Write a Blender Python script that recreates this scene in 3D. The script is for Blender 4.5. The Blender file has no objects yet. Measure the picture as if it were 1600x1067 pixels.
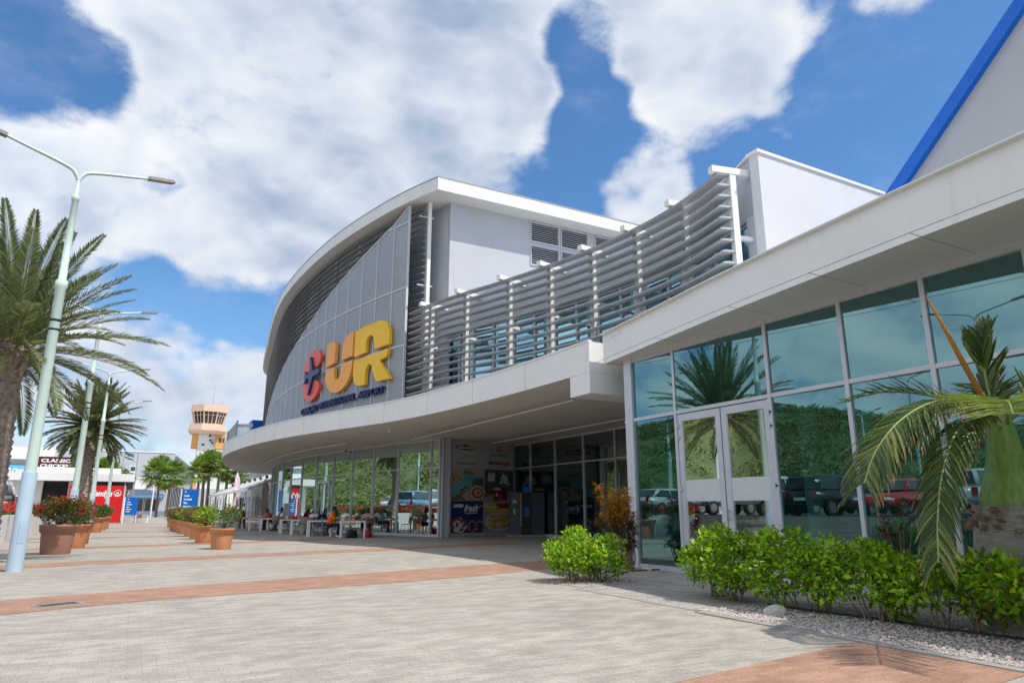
import bpy, bmesh, math, random
from mathutils import Vector, Matrix, Quaternion
from math import sin, cos, pi, radians, sqrt, atan2

rnd = random.Random(7)
scene = bpy.context.scene
col = scene.collection

# ------------------------------------------------------------------ helpers
def tag(o, label=None, cat=None, group=None, kind=None):
    if label: o['label'] = label
    if cat: o['category'] = cat
    if group: o['group'] = group
    if kind: o['kind'] = kind
    return o

def thing(name, label, cat, loc=(0, 0, 0), rotz=0, group=None):
    o = bpy.data.objects.new(name, None)
    col.objects.link(o)
    o.location = loc
    o.rotation_euler = (0, 0, rotz)
    o.empty_display_size = .2
    return tag(o, label, cat, group)

def copy_tree(o, parent=None):
    c = o.copy(); col.objects.link(c)
    if parent: c.parent = parent
    for ch in list(o.children):
        copy_tree(ch, c)
    return c

class MB:
    def __init__(s):
        s.v = []; s.f = []; s.m = []; s.sm = []
    def add(s, vs, fs, mi=0, smooth=False):
        b = len(s.v)
        s.v += [tuple(p) for p in vs]
        for f in fs:
            s.f.append([b + i for i in f]); s.m.append(mi); s.sm.append(smooth)
        return s
    def box(s, x0, x1, y0, y1, z0, z1, mi=0):
        return s.add([(x0,y0,z0),(x1,y0,z0),(x1,y1,z0),(x0,y1,z0),(x0,y0,z1),(x1,y0,z1),(x1,y1,z1),(x0,y1,z1)],
              [(3,2,1,0),(4,5,6,7),(0,1,5,4),(1,2,6,5),(2,3,7,6),(3,0,4,7)], mi)
    def bar(s, a, b, w, h, up=(0, 0, 1), mi=0):
        a = Vector(a); b = Vector(b); d = (b - a).normalized(); up = Vector(up)
        if abs(d.dot(up)) > .98: up = Vector((1, 0, 0))
        r = d.cross(up).normalized(); u = r.cross(d)
        vs = []
        for p in (a, b):
            for sx, sy in ((-1,-1),(1,-1),(1,1),(-1,1)):
                vs.append(p + r*(sx*w/2) + u*(sy*h/2))
        return s.add(vs, [(3,2,1,0),(4,5,6,7),(0,1,5,4),(1,2,6,5),(2,3,7,6),(3,0,4,7)], mi)
    def tube(s, pts, rads, n=8, caps=True, mi=0, smooth=True):
        pts = [Vector(p) for p in pts]
        if not hasattr(rads, '__len__'): rads = [rads]*len(pts)
        vs = []; fs = []
        prev = None
        for i, p in enumerate(pts):
            d = (pts[min(i+1, len(pts)-1)] - pts[max(i-1, 0)])
            if d.length < 1e-9: d = Vector((0,0,1))
            d.normalize()
            if prev is None:
                a = Vector((1,0,0)) if abs(d.x) < .9 else Vector((0,1,0))
                u = d.cross(a).normalized()
            else:
                u = (prev - d*prev.dot(d)).normalized()
            prev = u
            w = d.cross(u)
            for k in range(n):
                t = 2*pi*k/n
                vs.append(p + (u*cos(t) + w*sin(t))*rads[i])
        for i in range(len(pts)-1):
            for k in range(n):
                fs.append((i*n+k, i*n+(k+1)%n, (i+1)*n+(k+1)%n, (i+1)*n+k))
        s.add(vs, fs, mi, smooth)
        if caps:
            s.add(vs[:n], [tuple(reversed(range(n)))], mi)
            s.add(vs[-n:], [tuple(range(n))], mi)
        return s
    def lathe(s, prof, n=24, c=(0,0,0), mi=0, smooth=True):
        vs = []; fs = []
        for r, z in prof:
            for k in range(n):
                t = 2*pi*k/n
                vs.append((c[0]+r*cos(t), c[1]+r*sin(t), c[2]+z))
        for i in range(len(prof)-1):
            for k in range(n):
                fs.append((i*n+k, i*n+(k+1)%n, (i+1)*n+(k+1)%n, (i+1)*n+k))
        s.add(vs, fs, mi, smooth)
        s.add(vs[:n], [tuple(reversed(range(n)))], mi)
        s.add(vs[-n:], [tuple(range(n))], mi)
        return s
    def prism(s, poly, z0, z1, mi=0):
        n = len(poly)
        vs = [(p[0], p[1], z0) for p in poly] + [(p[0], p[1], z1) for p in poly]
        fs = [tuple(reversed(range(n))), tuple(range(n, 2*n))]
        fs += [(i, (i+1) % n, n+(i+1) % n, n+i) for i in range(n)]
        return s.add(vs, fs, mi)
    def wall(s, path, z0, z1, th, mi=0):
        # vertical wall of thickness th to the left-normal of a plan path
        L = offset(path, th)
        n = len(path)
        for i in range(n-1):
            a, b, c, d = path[i], path[i+1], L[i+1], L[i]
            vs = [(p[0], p[1], z) for z in (z0, z1) for p in (a, b, c, d)]
            fs = [(0,3,2,1),(4,5,6,7),(0,1,5,4),(2,3,7,6)]
            if i == 0: fs.append((3,0,4,7))
            if i == n-2: fs.append((1,2,6,5))
            s.add(vs, fs, mi)
        return s
    def ell(s, c, r, nu=10, nv=7, mi=0, rot=None):
        vs = []; fs = []
        for j in range(nv+1):
            ph = -pi/2 + pi*j/nv
            for i in range(nu):
                t = 2*pi*i/nu
                p = Vector((r[0]*cos(ph)*cos(t), r[1]*cos(ph)*sin(t), r[2]*sin(ph)))
                if rot: p = rot @ p
                vs.append(Vector(c)+p)
        for j in range(nv):
            for i in range(nu):
                fs.append((j*nu+i, j*nu+(i+1)%nu, (j+1)*nu+(i+1)%nu, (j+1)*nu+i))
        return s.add(vs, fs, mi, True)
    def build(s, name, mats, parent=None, world=False, kind=None, loc=None):
        me = bpy.data.meshes.new(name)
        v = s.v
        if world and parent is not None:
            inv = Matrix.LocRotScale(root_loc(parent), parent_rot(parent), None).inverted()
            v = [tuple(inv @ Vector(p)) for p in v]
        me.from_pydata(v, [], s.f)
        if not isinstance(mats, (list, tuple)): mats = [mats]
        for m in mats: me.materials.append(m)
        me.polygons.foreach_set('material_index', s.m)
        me.polygons.foreach_set('use_smooth', s.sm)
        me.validate(); me.update()
        o = bpy.data.objects.new(name, me)
        col.objects.link(o)
        if parent is not None: o.parent = parent
        if loc is not None: o.location = loc
        if kind: o['kind'] = kind
        return o

def root_loc(p):
    l = Vector(p.location)
    while p.parent is not None:
        p = p.parent; l = l + Vector(p.location)
    return l
def parent_rot(p):
    while p.parent is not None: p = p.parent
    return p.rotation_euler.to_quaternion()

def offset(path, d):
    out = []
    n = len(path)
    for i in range(n):
        a = path[max(i-1, 0)]; b = path[min(i+1, n-1)]
        t = Vector((b[0]-a[0], b[1]-a[1])).normalized()
        out.append((path[i][0] + t.y*d, path[i][1] - t.x*d))
    return out

def crom(pts, step=.5, smooth=0):
    P = [Vector(p) for p in pts]
    out = []
    for i in range(len(P)-1):
        p0 = P[max(i-1, 0)]; p1 = P[i]; p2 = P[i+1]; p3 = P[min(i+2, len(P)-1)]
        n = max(2, int((p2-p1).length/step))
        for k in range(n):
            t = k/n
            out.append(.5*((2*p1) + (p2-p0)*t + (2*p0-5*p1+4*p2-p3)*t*t + (-p0+3*p1-3*p2+p3)*t**3))
    out.append(P[-1])
    for _ in range(smooth):
        q = [out[0]]
        for i in range(1, len(out)-1): q.append(out[i-1]*.25 + out[i]*.5 + out[i+1]*.25)
        q.append(out[-1]); out = q
    return out

def resample(path, step):
    P = [Vector(p) for p in path]
    L = [0]
    for i in range(1, len(P)): L.append(L[-1] + (P[i]-P[i-1]).length)
    n = max(1, round(L[-1]/step)); out = []; j = 0
    for k in range(n+1):
        d = L[-1]*k/n
        while j < len(L)-2 and L[j+1] < d: j += 1
        t = (d-L[j])/max(1e-9, L[j+1]-L[j])
        out.append(P[j].lerp(P[j+1], min(1, max(0, t))))
    return out

class Track:                                   # arclength parametrised plan curve
    def __init__(s, path):
        s.P = [Vector((p[0], p[1])) for p in path]; s.L = [0]
        for i in range(1, len(s.P)): s.L.append(s.L[-1] + (s.P[i]-s.P[i-1]).length)
        s.len = s.L[-1]
    def at(s, d):
        d = min(max(d, 0), s.len)
        lo, hi = 0, len(s.L)-1
        while hi-lo > 1:
            m = (lo+hi)//2
            if s.L[m] <= d: lo = m
            else: hi = m
        t = (d-s.L[lo])/max(1e-9, s.L[hi]-s.L[lo])
        p = s.P[lo].lerp(s.P[hi], t)
        a = s.P[max(lo-1, 0)]; b = s.P[min(hi+1, len(s.P)-1)]
        tg = (b-a).normalized()
        return p, tg
    def off(s, d, o):                          # o > 0: towards -X side (outward) for paths running +Y
        p, t = s.at(d)
        return Vector((p.x - t.y*o, p.y + t.x*o))
    def s_of_y(s, y):
        for i in range(1, len(s.P)):
            if (s.P[i-1].y - y)*(s.P[i].y - y) <= 0:
                t = (y-s.P[i-1].y)/((s.P[i].y-s.P[i-1].y) or 1e-9)
                return s.L[i-1] + (s.L[i]-s.L[i-1])*t
        return 0

# ------------------------------------------------------------------ materials
def nd(nt, t, **kw):
    n = nt.nodes.new(t)
    for k, v in kw.items():
        if k.startswith('i_'):
            n.inputs[k[2:].replace('_', ' ')].default_value = v
        else: setattr(n, k, v)
    return n

def mat(name, color, rough=.6, var=.12, scale=3.0, metal=0, bump=0, bscale=40, spec=.4, coord='Object', stretch=None, c2=None):
    m = bpy.data.materials.new(name); m.use_nodes = True
    nt = m.node_tree; b = nt.nodes['Principled BSDF']
    b.inputs['Roughness'].default_value = rough
    b.inputs['Metallic'].default_value = metal
    b.inputs['Specular IOR Level'].default_value = spec
    tc = nd(nt, 'ShaderNodeTexCoord'); src = tc.outputs[coord]
    if stretch:
        mp = nd(nt, 'ShaderNodeMapping'); mp.inputs['Scale'].default_value = stretch
        nt.links.new(src, mp.inputs[0]); src = mp.outputs[0]
    no = nd(nt, 'ShaderNodeTexNoise', i_Scale=scale, i_Detail=6.0, i_Roughness=.6)
    nt.links.new(src, no.inputs['Vector'])
    mx = nd(nt, 'ShaderNodeMix', data_type='RGBA')
    c = Vector(color)
    a = c2 if c2 else c*(1-var)
    hi = c if c2 else c*(1+var)
    mx.inputs['A'].default_value = (*a, 1); mx.inputs['B'].default_value = (*hi, 1)
    mr = nd(nt, 'ShaderNodeMapRange'); mr.inputs[1].default_value = .3; mr.inputs[2].default_value = .7
    nt.links.new(no.outputs[0], mr.inputs[0])
    nt.links.new(mr.outputs[0], mx.inputs['Factor'])
    nt.links.new(mx.outputs['Result'], b.inputs['Base Color'])
    if bump:
        n2 = nd(nt, 'ShaderNodeTexNoise', i_Scale=bscale, i_Detail=4.0)
        nt.links.new(src, n2.inputs['Vector'])
        bp = nd(nt, 'ShaderNodeBump', i_Strength=bump, i_Distance=.02)
        nt.links.new(n2.outputs[0], bp.inputs['Height'])
        nt.links.new(bp.outputs[0], b.inputs['Normal'])
    return m

def leafmat(name, cols, rough=.45, trans=.35, spec=.4):
    m = bpy.data.materials.new(name); m.use_nodes = True
    nt = m.node_tree; b = nt.nodes['Principled BSDF']; out = nt.nodes['Material Output']
    g = nd(nt, 'ShaderNodeNewGeometry')
    cr = nd(nt, 'ShaderNodeValToRGB')
    el = cr.color_ramp.elements
    while len(el) < len(cols): el.new(.5)
    for i, c in enumerate(cols):
        el[i].position = i/(len(cols)-1); el[i].color = (*c, 1)
    nt.links.new(g.outputs['Random Per Island'], cr.inputs[0])
    nt.links.new(cr.outputs[0], b.inputs['Base Color'])
    b.inputs['Roughness'].default_value = rough
    b.inputs['Specular IOR Level'].default_value = spec
    tr = nd(nt, 'ShaderNodeBsdfTranslucent')
    hs = nd(nt, 'ShaderNodeHueSaturation', i_Value=1.3, i_Saturation=1.1)
    nt.links.new(cr.outputs[0], hs.inputs['Color']); nt.links.new(hs.outputs[0], tr.inputs[0])
    mx = nd(nt, 'ShaderNodeMixShader'); mx.inputs[0].default_value = trans
    nt.links.new(b.outputs[0], mx.inputs[1]); nt.links.new(tr.outputs[0], mx.inputs[2])
    nt.links.new(mx.outputs[0], out.inputs[0])
    return m

def glass(name, tint, refl=.42, rcol=(.9, 1, 1), wave=.0006):
    m = bpy.data.materials.new(name); m.use_nodes = True
    nt = m.node_tree; nt.nodes.remove(nt.nodes['Principled BSDF']); out = nt.nodes['Material Output']
    tr = nd(nt, 'ShaderNodeBsdfTransparent'); tr.inputs[0].default_value = (*tint, 1)
    gl = nd(nt, 'ShaderNodeBsdfGlossy'); gl.inputs[0].default_value = (*rcol, 1); gl.inputs['Roughness'].default_value = 0
    fr = nd(nt, 'ShaderNodeFresnel', i_IOR=1.5)
    mr = nd(nt, 'ShaderNodeMapRange'); mr.inputs[3].default_value = refl; mr.inputs[4].default_value = 1
    nt.links.new(fr.outputs[0], mr.inputs[0])
    tc = nd(nt, 'ShaderNodeTexCoord'); no = nd(nt, 'ShaderNodeTexNoise', i_Scale=.8, i_Detail=1.0)
    nt.links.new(tc.outputs['Object'], no.inputs['Vector'])
    bp = nd(nt, 'ShaderNodeBump', i_Strength=1.0, i_Distance=wave)
    nt.links.new(no.outputs[0], bp.inputs['Height']); nt.links.new(bp.outputs[0], gl.inputs['Normal'])
    mx = nd(nt, 'ShaderNodeMixShader')
    nt.links.new(mr.outputs[0], mx.inputs[0]); nt.links.new(tr.outputs[0], mx.inputs[1]); nt.links.new(gl.outputs[0], mx.inputs[2])
    nt.links.new(mx.outputs[0], out.inputs[0])
    return m

def meshmat(name, color, alpha):
    m = mat(name, color, .5, .06, 1.2, metal=.3)
    nt = m.node_tree; b = nt.nodes['Principled BSDF']; out = nt.nodes['Material Output']
    tr = nd(nt, 'ShaderNodeBsdfTransparent'); mx = nd(nt, 'ShaderNodeMixShader'); mx.inputs[0].default_value = alpha
    nt.links.new(tr.outputs[0], mx.inputs[1]); nt.links.new(b.outputs[0], mx.inputs[2]); nt.links.new(mx.outputs[0], out.inputs[0])
    return m

def pavers(name, ca, cb, mortar, w=.21, h=.105, rot=0, streak=None, sp=.10):
    m = bpy.data.materials.new(name); m.use_nodes = True
    nt = m.node_tree; b = nt.nodes['Principled BSDF']; L = nt.links.new
    tc = nd(nt, 'ShaderNodeTexCoord'); mp = nd(nt, 'ShaderNodeMapping'); mp.inputs['Rotation'].default_value = (0, 0, rot)
    L(tc.outputs['Object'], mp.inputs[0])
    br = nd(nt, 'ShaderNodeTexBrick', i_Scale=1.0)
    br.inputs['Brick Width'].default_value = w; br.inputs['Row Height'].default_value = h
    br.inputs['Mortar Size'].default_value = .004; br.inputs['Mortar Smooth'].default_value = .3
    br.inputs['Color1'].default_value = (*ca, 1); br.inputs['Color2'].default_value = (*cb, 1); br.inputs['Mortar'].default_value = (*mortar, 1)
    L(mp.outputs[0], br.inputs['Vector'])
    # courses of lighter and darker laying batches, long in the laying direction
    m2 = nd(nt, 'ShaderNodeMapping'); m2.inputs['Scale'].default_value = (2.0, 4.4, 1)
    L(mp.outputs[0], m2.inputs[0])
    n1 = nd(nt, 'ShaderNodeTexNoise', i_Scale=1.0, i_Detail=5.0, i_Roughness=.65); L(m2.outputs[0], n1.inputs['Vector'])
    r1 = nd(nt, 'ShaderNodeMapRange'); r1.inputs[1].default_value = .42; r1.inputs[2].default_value = .58; L(n1.outputs[0], r1.inputs[0])
    n2 = nd(nt, 'ShaderNodeTexNoise', i_Scale=55.0, i_Detail=4.0, i_Roughness=.7); L(mp.outputs[0], n2.inputs['Vector'])
    n3 = nd(nt, 'ShaderNodeTexNoise', i_Scale=.5, i_Detail=8.0, i_Roughness=.68); L(mp.outputs[0], n3.inputs['Vector'])
    mx = nd(nt, 'ShaderNodeMix', data_type='RGBA', blend_type='MULTIPLY'); mx.inputs['Factor'].default_value = 1
    cr = nd(nt, 'ShaderNodeValToRGB'); cr.color_ramp.elements[0].color = (*(streak or (.84, .825, .81)), 1); cr.color_ramp.elements[1].color = (1.06, 1.05, 1.04, 1)
    L(r1.outputs[0], cr.inputs[0]); L(br.outputs['Color'], mx.inputs['A']); L(cr.outputs[0], mx.inputs['B'])
    mx2 = nd(nt, 'ShaderNodeMix', data_type='RGBA', blend_type='MULTIPLY'); mx2.inputs['Factor'].default_value = 1
    sm = nd(nt, 'ShaderNodeMath', operation='ADD'); s2 = nd(nt, 'ShaderNodeMath', operation='MULTIPLY'); s2.inputs[1].default_value = 1.5
    s3 = nd(nt, 'ShaderNodeMath', operation='MULTIPLY_ADD'); s3.inputs[1].default_value = .6; s3.inputs[2].default_value = -.05
    L(n2.outputs[0], s2.inputs[0]); L(n3.outputs[0], s3.inputs[0]); L(s2.outputs[0], sm.inputs[0]); L(s3.outputs[0], sm.inputs[1])
    L(mx.outputs['Result'], mx2.inputs['A']); L(sm.outputs[0], mx2.inputs['B'])
    # scattered pale and dark specks of aggregate, and gum spots
    vo = nd(nt, 'ShaderNodeTexVoronoi', i_Scale=2.2, feature='F1'); L(mp.outputs[0], vo.inputs['Vector'])
    lt = nd(nt, 'ShaderNodeMath', operation='LESS_THAN'); lt.inputs[1].default_value = .045; L(vo.outputs['Distance'], lt.inputs[0])
    mx3 = nd(nt, 'ShaderNodeMix', data_type='RGBA'); mx3.inputs['B'].default_value = (.07, .075, .09, 1)
    l2 = nd(nt, 'ShaderNodeSeparateColor'); L(vo.outputs['Color'], l2.inputs[0])
    gt = nd(nt, 'ShaderNodeMath', operation='GREATER_THAN'); gt.inputs[1].default_value = .88; L(l2.outputs[0], gt.inputs[0])
    ml = nd(nt, 'ShaderNodeMath', operation='MULTIPLY'); L(lt.outputs[0], ml.inputs[0]); L(gt.outputs[0], ml.inputs[1])
    ml2 = nd(nt, 'ShaderNodeMath', operation='MULTIPLY'); ml2.inputs[1].default_value = .7; L(ml.outputs[0], ml2.inputs[0])
    L(ml2.outputs[0], mx3.inputs['Factor']); L(mx2.outputs['Result'], mx3.inputs['A'])
    L(mx3.outputs['Result'], b.inputs['Base Color'])
    b.inputs['Roughness'].default_value = .85; b.inputs['Specular IOR Level'].default_value = .25
    inv = nd(nt, 'ShaderNodeMath', operation='MULTIPLY_ADD'); inv.inputs[1].default_value = -1; inv.inputs[2].default_value = 1
    L(br.outputs['Fac'], inv.inputs[0])
    ad = nd(nt, 'ShaderNodeMath', operation='MULTIPLY_ADD'); ad.inputs[1].default_value = .35; L(n2.outputs[0], ad.inputs[0]); L(inv.outputs[0], ad.inputs[2])
    bp = nd(nt, 'ShaderNodeBump', i_Strength=.5, i_Distance=.006); L(ad.outputs[0], bp.inputs['Height']); L(bp.outputs[0], b.inputs['Normal'])
    return m

def stained(name, color, rough=.6, streak=.12, drop=(2.2, 2.2, .25), dirt=(.42, .40, .36)):
    # painted render with faint run-down streaks
    m = mat(name, color, rough, .035, .9)
    nt = m.node_tree; b = nt.nodes['Principled BSDF']; L = nt.links.new
    old = b.inputs['Base Color'].links[0].from_socket
    tc = nd(nt, 'ShaderNodeTexCoord'); mp = nd(nt, 'ShaderNodeMapping'); mp.inputs['Scale'].default_value = drop
    L(tc.outputs['Object'], mp.inputs[0])
    n = nd(nt, 'ShaderNodeTexNoise', i_Scale=2.0, i_Detail=7.0, i_Roughness=.7); L(mp.outputs[0], n.inputs['Vector'])
    r = nd(nt, 'ShaderNodeMapRange'); r.inputs[1].default_value = .55; r.inputs[2].default_value = .85; r.inputs[4].default_value = streak*2; L(n.outputs[0], r.inputs[0])
    mx = nd(nt, 'ShaderNodeMix', data_type='RGBA'); mx.inputs['B'].default_value = (*dirt, 1)
    L(r.outputs[0], mx.inputs['Factor']); L(old, mx.inputs['A']); L(mx.outputs['Result'], b.inputs['Base Color'])
    return m

M = {}
M['white'] = stained('white_paint', (.80, .80, .79), .5, .16)
M['white_clean'] = mat('white_clean', (.82, .82, .81), .45, .03)
M['fascia'] = stained('fascia_paint', (.81, .805, .79), .5, .16)
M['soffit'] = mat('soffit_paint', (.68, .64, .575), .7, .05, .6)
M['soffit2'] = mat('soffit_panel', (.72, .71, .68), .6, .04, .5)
M['render_grey'] = stained('grey_render', (.50, .515, .56), .8, .10)
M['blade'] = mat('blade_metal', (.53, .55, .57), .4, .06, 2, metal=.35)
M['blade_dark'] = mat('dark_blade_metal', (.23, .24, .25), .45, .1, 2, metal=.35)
M['frame'] = mat('frame_alu', (.58, .59, .64), .4, .04, 3, metal=.25)
M['frame_dark'] = mat('frame_alu_dim', (.40, .41, .43), .4, .04, 3, metal=.25)
M['mesh'] = meshmat('perforated_metal', (.385, .405, .44), .84)
M['joint'] = mat('panel_joint', (.62, .65, .69), .4, .03)
M['glass_pav'] = glass('pavilion_glass', (.28, .60, .58), .36, (.34, .60, .62), .0014)
M['glass_shop'] = glass('shop_glass', (.45, .62, .60), .36, (.56, .70, .70), .0012)
M['glass_up'] = glass('upper_glass', (.14, .30, .36), .20, (.22, .42, .52), .001)
M['glass_door'] = glass('door_glass', (.62, .72, .68), .34, (.80, .86, .84), .0006)
M['frost'] = mat('frosted_film', (.62, .64, .65), .6, .03)
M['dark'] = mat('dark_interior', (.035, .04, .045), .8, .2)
M['int_wall'] = mat('interior_wall', (.42, .46, .45), .8, .08)
M['int_pale'] = mat('interior_pale_wall', (.62, .64, .62), .8, .05)
M['int_floor'] = mat('interior_floor', (.40, .40, .38), .25, .1)
M['black'] = mat('black_plastic', (.015, .016, .018), .45, .2)
M['steel'] = mat('steel', (.45, .46, .48), .35, .05, metal=.6)
M['pole'] = mat('pale_green_pole', (.56, .70, .63), .4, .06, 2)
M['pole_base'] = mat('blue_grey_sleeve', (.42, .53, .64), .45, .07, 2)
M['lamp'] = mat('lamp_housing', (.30, .29, .27), .5, .1)
M['terracotta'] = mat('terracotta', (.56, .25, .125), .8, .12, 5, bump=.15)
M['terracotta2'] = mat('terracotta_aged', (.42, .20, .14), .8, .2, 4, bump=.2, c2=(.36, .19, .14))
M['soil'] = mat('soil', (.10, .07, .05), .95, .3, 20)
M['red'] = mat('red_panel', (.62, .012, .012), .35, .06, 1)
M['navy'] = mat('navy_letter', (.02, .03, .13), .4, .1)
M['sign_blue'] = mat('sign_blue', (.003, .12, .50), .4, .05)
M['edge_blue'] = mat('barge_blue', (.002, .13, .60), .4, .06)
M['ink'] = mat('white_ink', (.82, .82, .82), .5, .02)
M['c_red'] = mat('letter_red', (.80, .10, .055), .4, .06)
M['c_orange'] = mat('letter_orange', (.90, .38, .05), .4, .05)
M['c_yellow'] = mat('letter_yellow', (.90, .52, .01), .4, .05)
M['wood'] = mat('table_wood', (.46, .17, .06), .5, .15, 3, stretch=(8, 1, 1))
M['chair'] = mat('mauve_plastic', (.27, .19, .18), .45, .1)
M['trunk'] = mat('date_trunk', (.34, .28, .235), .95, .45, 9, bump=.8, bscale=25)
M['trunk_fan'] = mat('fan_trunk', (.27, .19, .14), .95, .3, 5, bump=.5)
M['stem'] = mat('woody_stem', (.23, .16, .11), .9, .25, 8)
M['asphalt'] = mat('asphalt', (.075, .075, .078), .9, .2, 2, bump=.2)
M['gravel'] = mat('gravel_bed', (.40, .345, .315), .95, .45, 55, bump=1.0, bscale=60)
M['stone'] = mat('gravel_stone', (.46, .40, .37), .9, .25, 14)
M['rock'] = mat('rock', (.50, .47, .43), .9, .2, 7, bump=.5, bscale=14)
M['kerb'] = mat('kerb_concrete', (.30, .285, .265), .9, .12, 5, bump=.2)
M['tower_peach'] = mat('tower_peach', (.78, .55, .41), .7, .06)
M['tower_orange'] = mat('tower_orange', (.72, .38, .12), .7, .06)
M['clad'] = mat('pale_cladding', (.47, .49, .53), .6, .05, .4)
M['clad_line'] = mat('cladding_grey', (.44, .46, .48), .6, .05, .4)
M['dark_glass'] = mat('dark_window', (.03, .04, .045), .08, .3, spec=.8)
M['skin'] = mat('skin_brown', (.16, .075, .045), .5, .08)
M['skin2'] = mat('skin_dark', (.09, .045, .03), .5, .08)
M['hair'] = mat('hair_black', (.012, .010, .010), .6, .2)
M['leaf_hedge'] = leafmat('hedge_leaves', [(.22, .18, .03), (.09, .23, .014), (.21, .43, .022), (.38, .58, .035), (.54, .72, .07)], .36, .48)
M['leaf_dark'] = leafmat('dark_green_leaves', [(.030, .085, .014), (.06, .14, .022), (.10, .20, .03)], .42, .3)  # deep green of the clipped and red-flowered plants
M['leaf_date'] = leafmat('date_fronds', [(.09, .125, .055), (.15, .195, .085), (.22, .255, .105), (.30, .32, .16)], .45, .3)
M['rachis'] = mat('yellow_rachis', (.26, .21, .07), .85, .2, spec=.1)
M['leaf_fan'] = leafmat('fan_leaves', [(.07, .15, .03), (.13, .25, .045), (.22, .34, .06), (.32, .37, .08)], .45, .32)
M['leaf_fan_y'] = leafmat('dry_fan_leaves', [(.10, .16, .03), (.22, .27, .05), (.33, .31, .08)], .5, .25)
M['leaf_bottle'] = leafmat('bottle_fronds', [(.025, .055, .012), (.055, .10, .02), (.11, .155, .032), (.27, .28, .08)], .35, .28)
M['leaf_bottle_y'] = leafmat('yellow_green_fronds', [(.09, .16, .028), (.19, .26, .05), (.33, .34, .09)], .4, .3)  # yellower leaf tone for some of the bottle palm fronds
M['dry'] = leafmat('dry_tips', [(.30, .15, .06), (.42, .26, .14), (.50, .36, .24)], .7, .2)
M['crownshaft'] = mat('green_crownshaft', (.20, .34, .06), .4, .45, 5, stretch=(5, 5, .7), c2=(.10, .19, .035), bump=.25, bscale=9)
M['bottle_trunk'] = mat('grey_ringed_trunk', (.30, .28, .25), .9, .25, 7, bump=.5, stretch=(1, 1, 9))
M['spear'] = mat('orange_spear', (.42, .18, .035), .5, .2)
M['croton'] = leafmat('croton_leaves', [(.30, .10, .02), (.20, .22, .02), (.70, .20, .02), (.80, .42, .02), (.78, .56, .04)], .4, .3)  # leaf colours brightened to stand in for sun the pavilion roof blocks
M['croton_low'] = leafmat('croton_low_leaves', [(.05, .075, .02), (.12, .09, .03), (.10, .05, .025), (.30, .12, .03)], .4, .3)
M['fl_mag'] = leafmat('magenta_bracts', [(.55, .02, .14), (.62, .05, .25), (.70, .10, .30)], .6, .4)
M['fl_red'] = leafmat('red_bracts', [(.55, .02, .03), (.66, .04, .05), (.75, .08, .10)], .6, .4)
M['fl_or'] = leafmat('orange_bracts', [(.62, .16, .03), (.70, .25, .05)], .6, .4)
M['leaf_bush'] = leafmat('bush_leaves', [(.05, .10, .02), (.09, .17, .03), (.15, .25, .04)], .5, .3)
M['hill'] = mat('hill_scrub', (.11, .14, .045), .95, .45, .18, c2=(.06, .085, .028), bump=1, bscale=.5)
M['leaf_hill'] = leafmat('hill_foliage', [(.065, .09, .028), (.135, .175, .05), (.24, .27, .08)], .7, .25)

# ------------------------------------------------------------------ ground and setting
M['pave'] = pavers('grey_pavers', (.385, .357, .315), (.345, .32, .28), (.30, .275, .24))
M['pave_band'] = pavers('brick_pavers', (.39, .235, .165), (.33, .19, .135), (.29, .21, .17), streak=(.86, .84, .82))
M['pave_path'] = pavers('path_pavers', (.40, .37, .34), (.33, .31, .285), (.14, .13, .12), .24, .12, .35)

mb = MB()
mb.add([(-900,-900,0),(900,-900,0),(900,1500,0),(-900,1500,0)], [(0,1,2,3)])
mb.build('ground', M['pave'], kind='structure')

def band(pts_lo, pts_hi, z=.004):
    lo = crom(pts_lo, .6); hi = crom(pts_hi, .6)
    n = max(len(lo), len(hi)); lo = resample(lo, 1e9) if False else lo
    A = Track(lo); B = Track(hi); K = 40; m = MB(); vs = []
    for i in range(K+1):
        a, _ = A.at(A.len*i/K); b, _ = B.at(B.len*i/K)
        vs += [(a.x, a.y, z), (b.x, b.y, z)]
    m.add(vs, [(2*i, 2*i+2, 2*i+3, 2*i+1) for i in range(K)])
    return m.build('brick_band', M['pave_band'], kind='structure')
band([(-5,9.7),(-1.25,10.35),(.1,10.95),(2.7,11.4),(5.2,11.95),(8.1,12.9),(9.3,13.3)], [(-5,11.2),(-1.44,11.95),(.5,12.7),(2.0,13.05),(4.5,13.75),(7.7,14.6),(10.6,15.3)])
band([(-5,17.4),(-2.3,18.1),(1.5,19.3),(6.9,20.7),(12.4,22.3)], [(-5,18.7),(-2.3,19.4),(1.5,20.6),(6.9,22.1),(12.4,23.7)])
band([(-5,25.6),(-1.6,26.3),(3.4,27.8),(8,29.2)], [(-5,26.8),(-1.6,27.6),(3.4,29.1),(8,30.5)])
band([(-5,35.0),(2.6,36.0),(8,37)], [(-5,36.2),(2.6,37.3),(8,38.4)])
band([(-5,43.2),(2,44.1),(8,45)], [(-5,44.5),(2,45.4),(8,46.4)])
band([(-5,53.5),(2,55),(8,56)], [(-5,54.9),(2,56.5),(8,57.6)])
band([(-5,63.5),(8,65.5)], [(-5,65.2),(8,67.2)])
band([(1.5,2.6),(3.5,2.8),(6.07,3.05)], [(1.5,3.85),(3.5,4.12),(6.07,4.5)])

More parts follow.
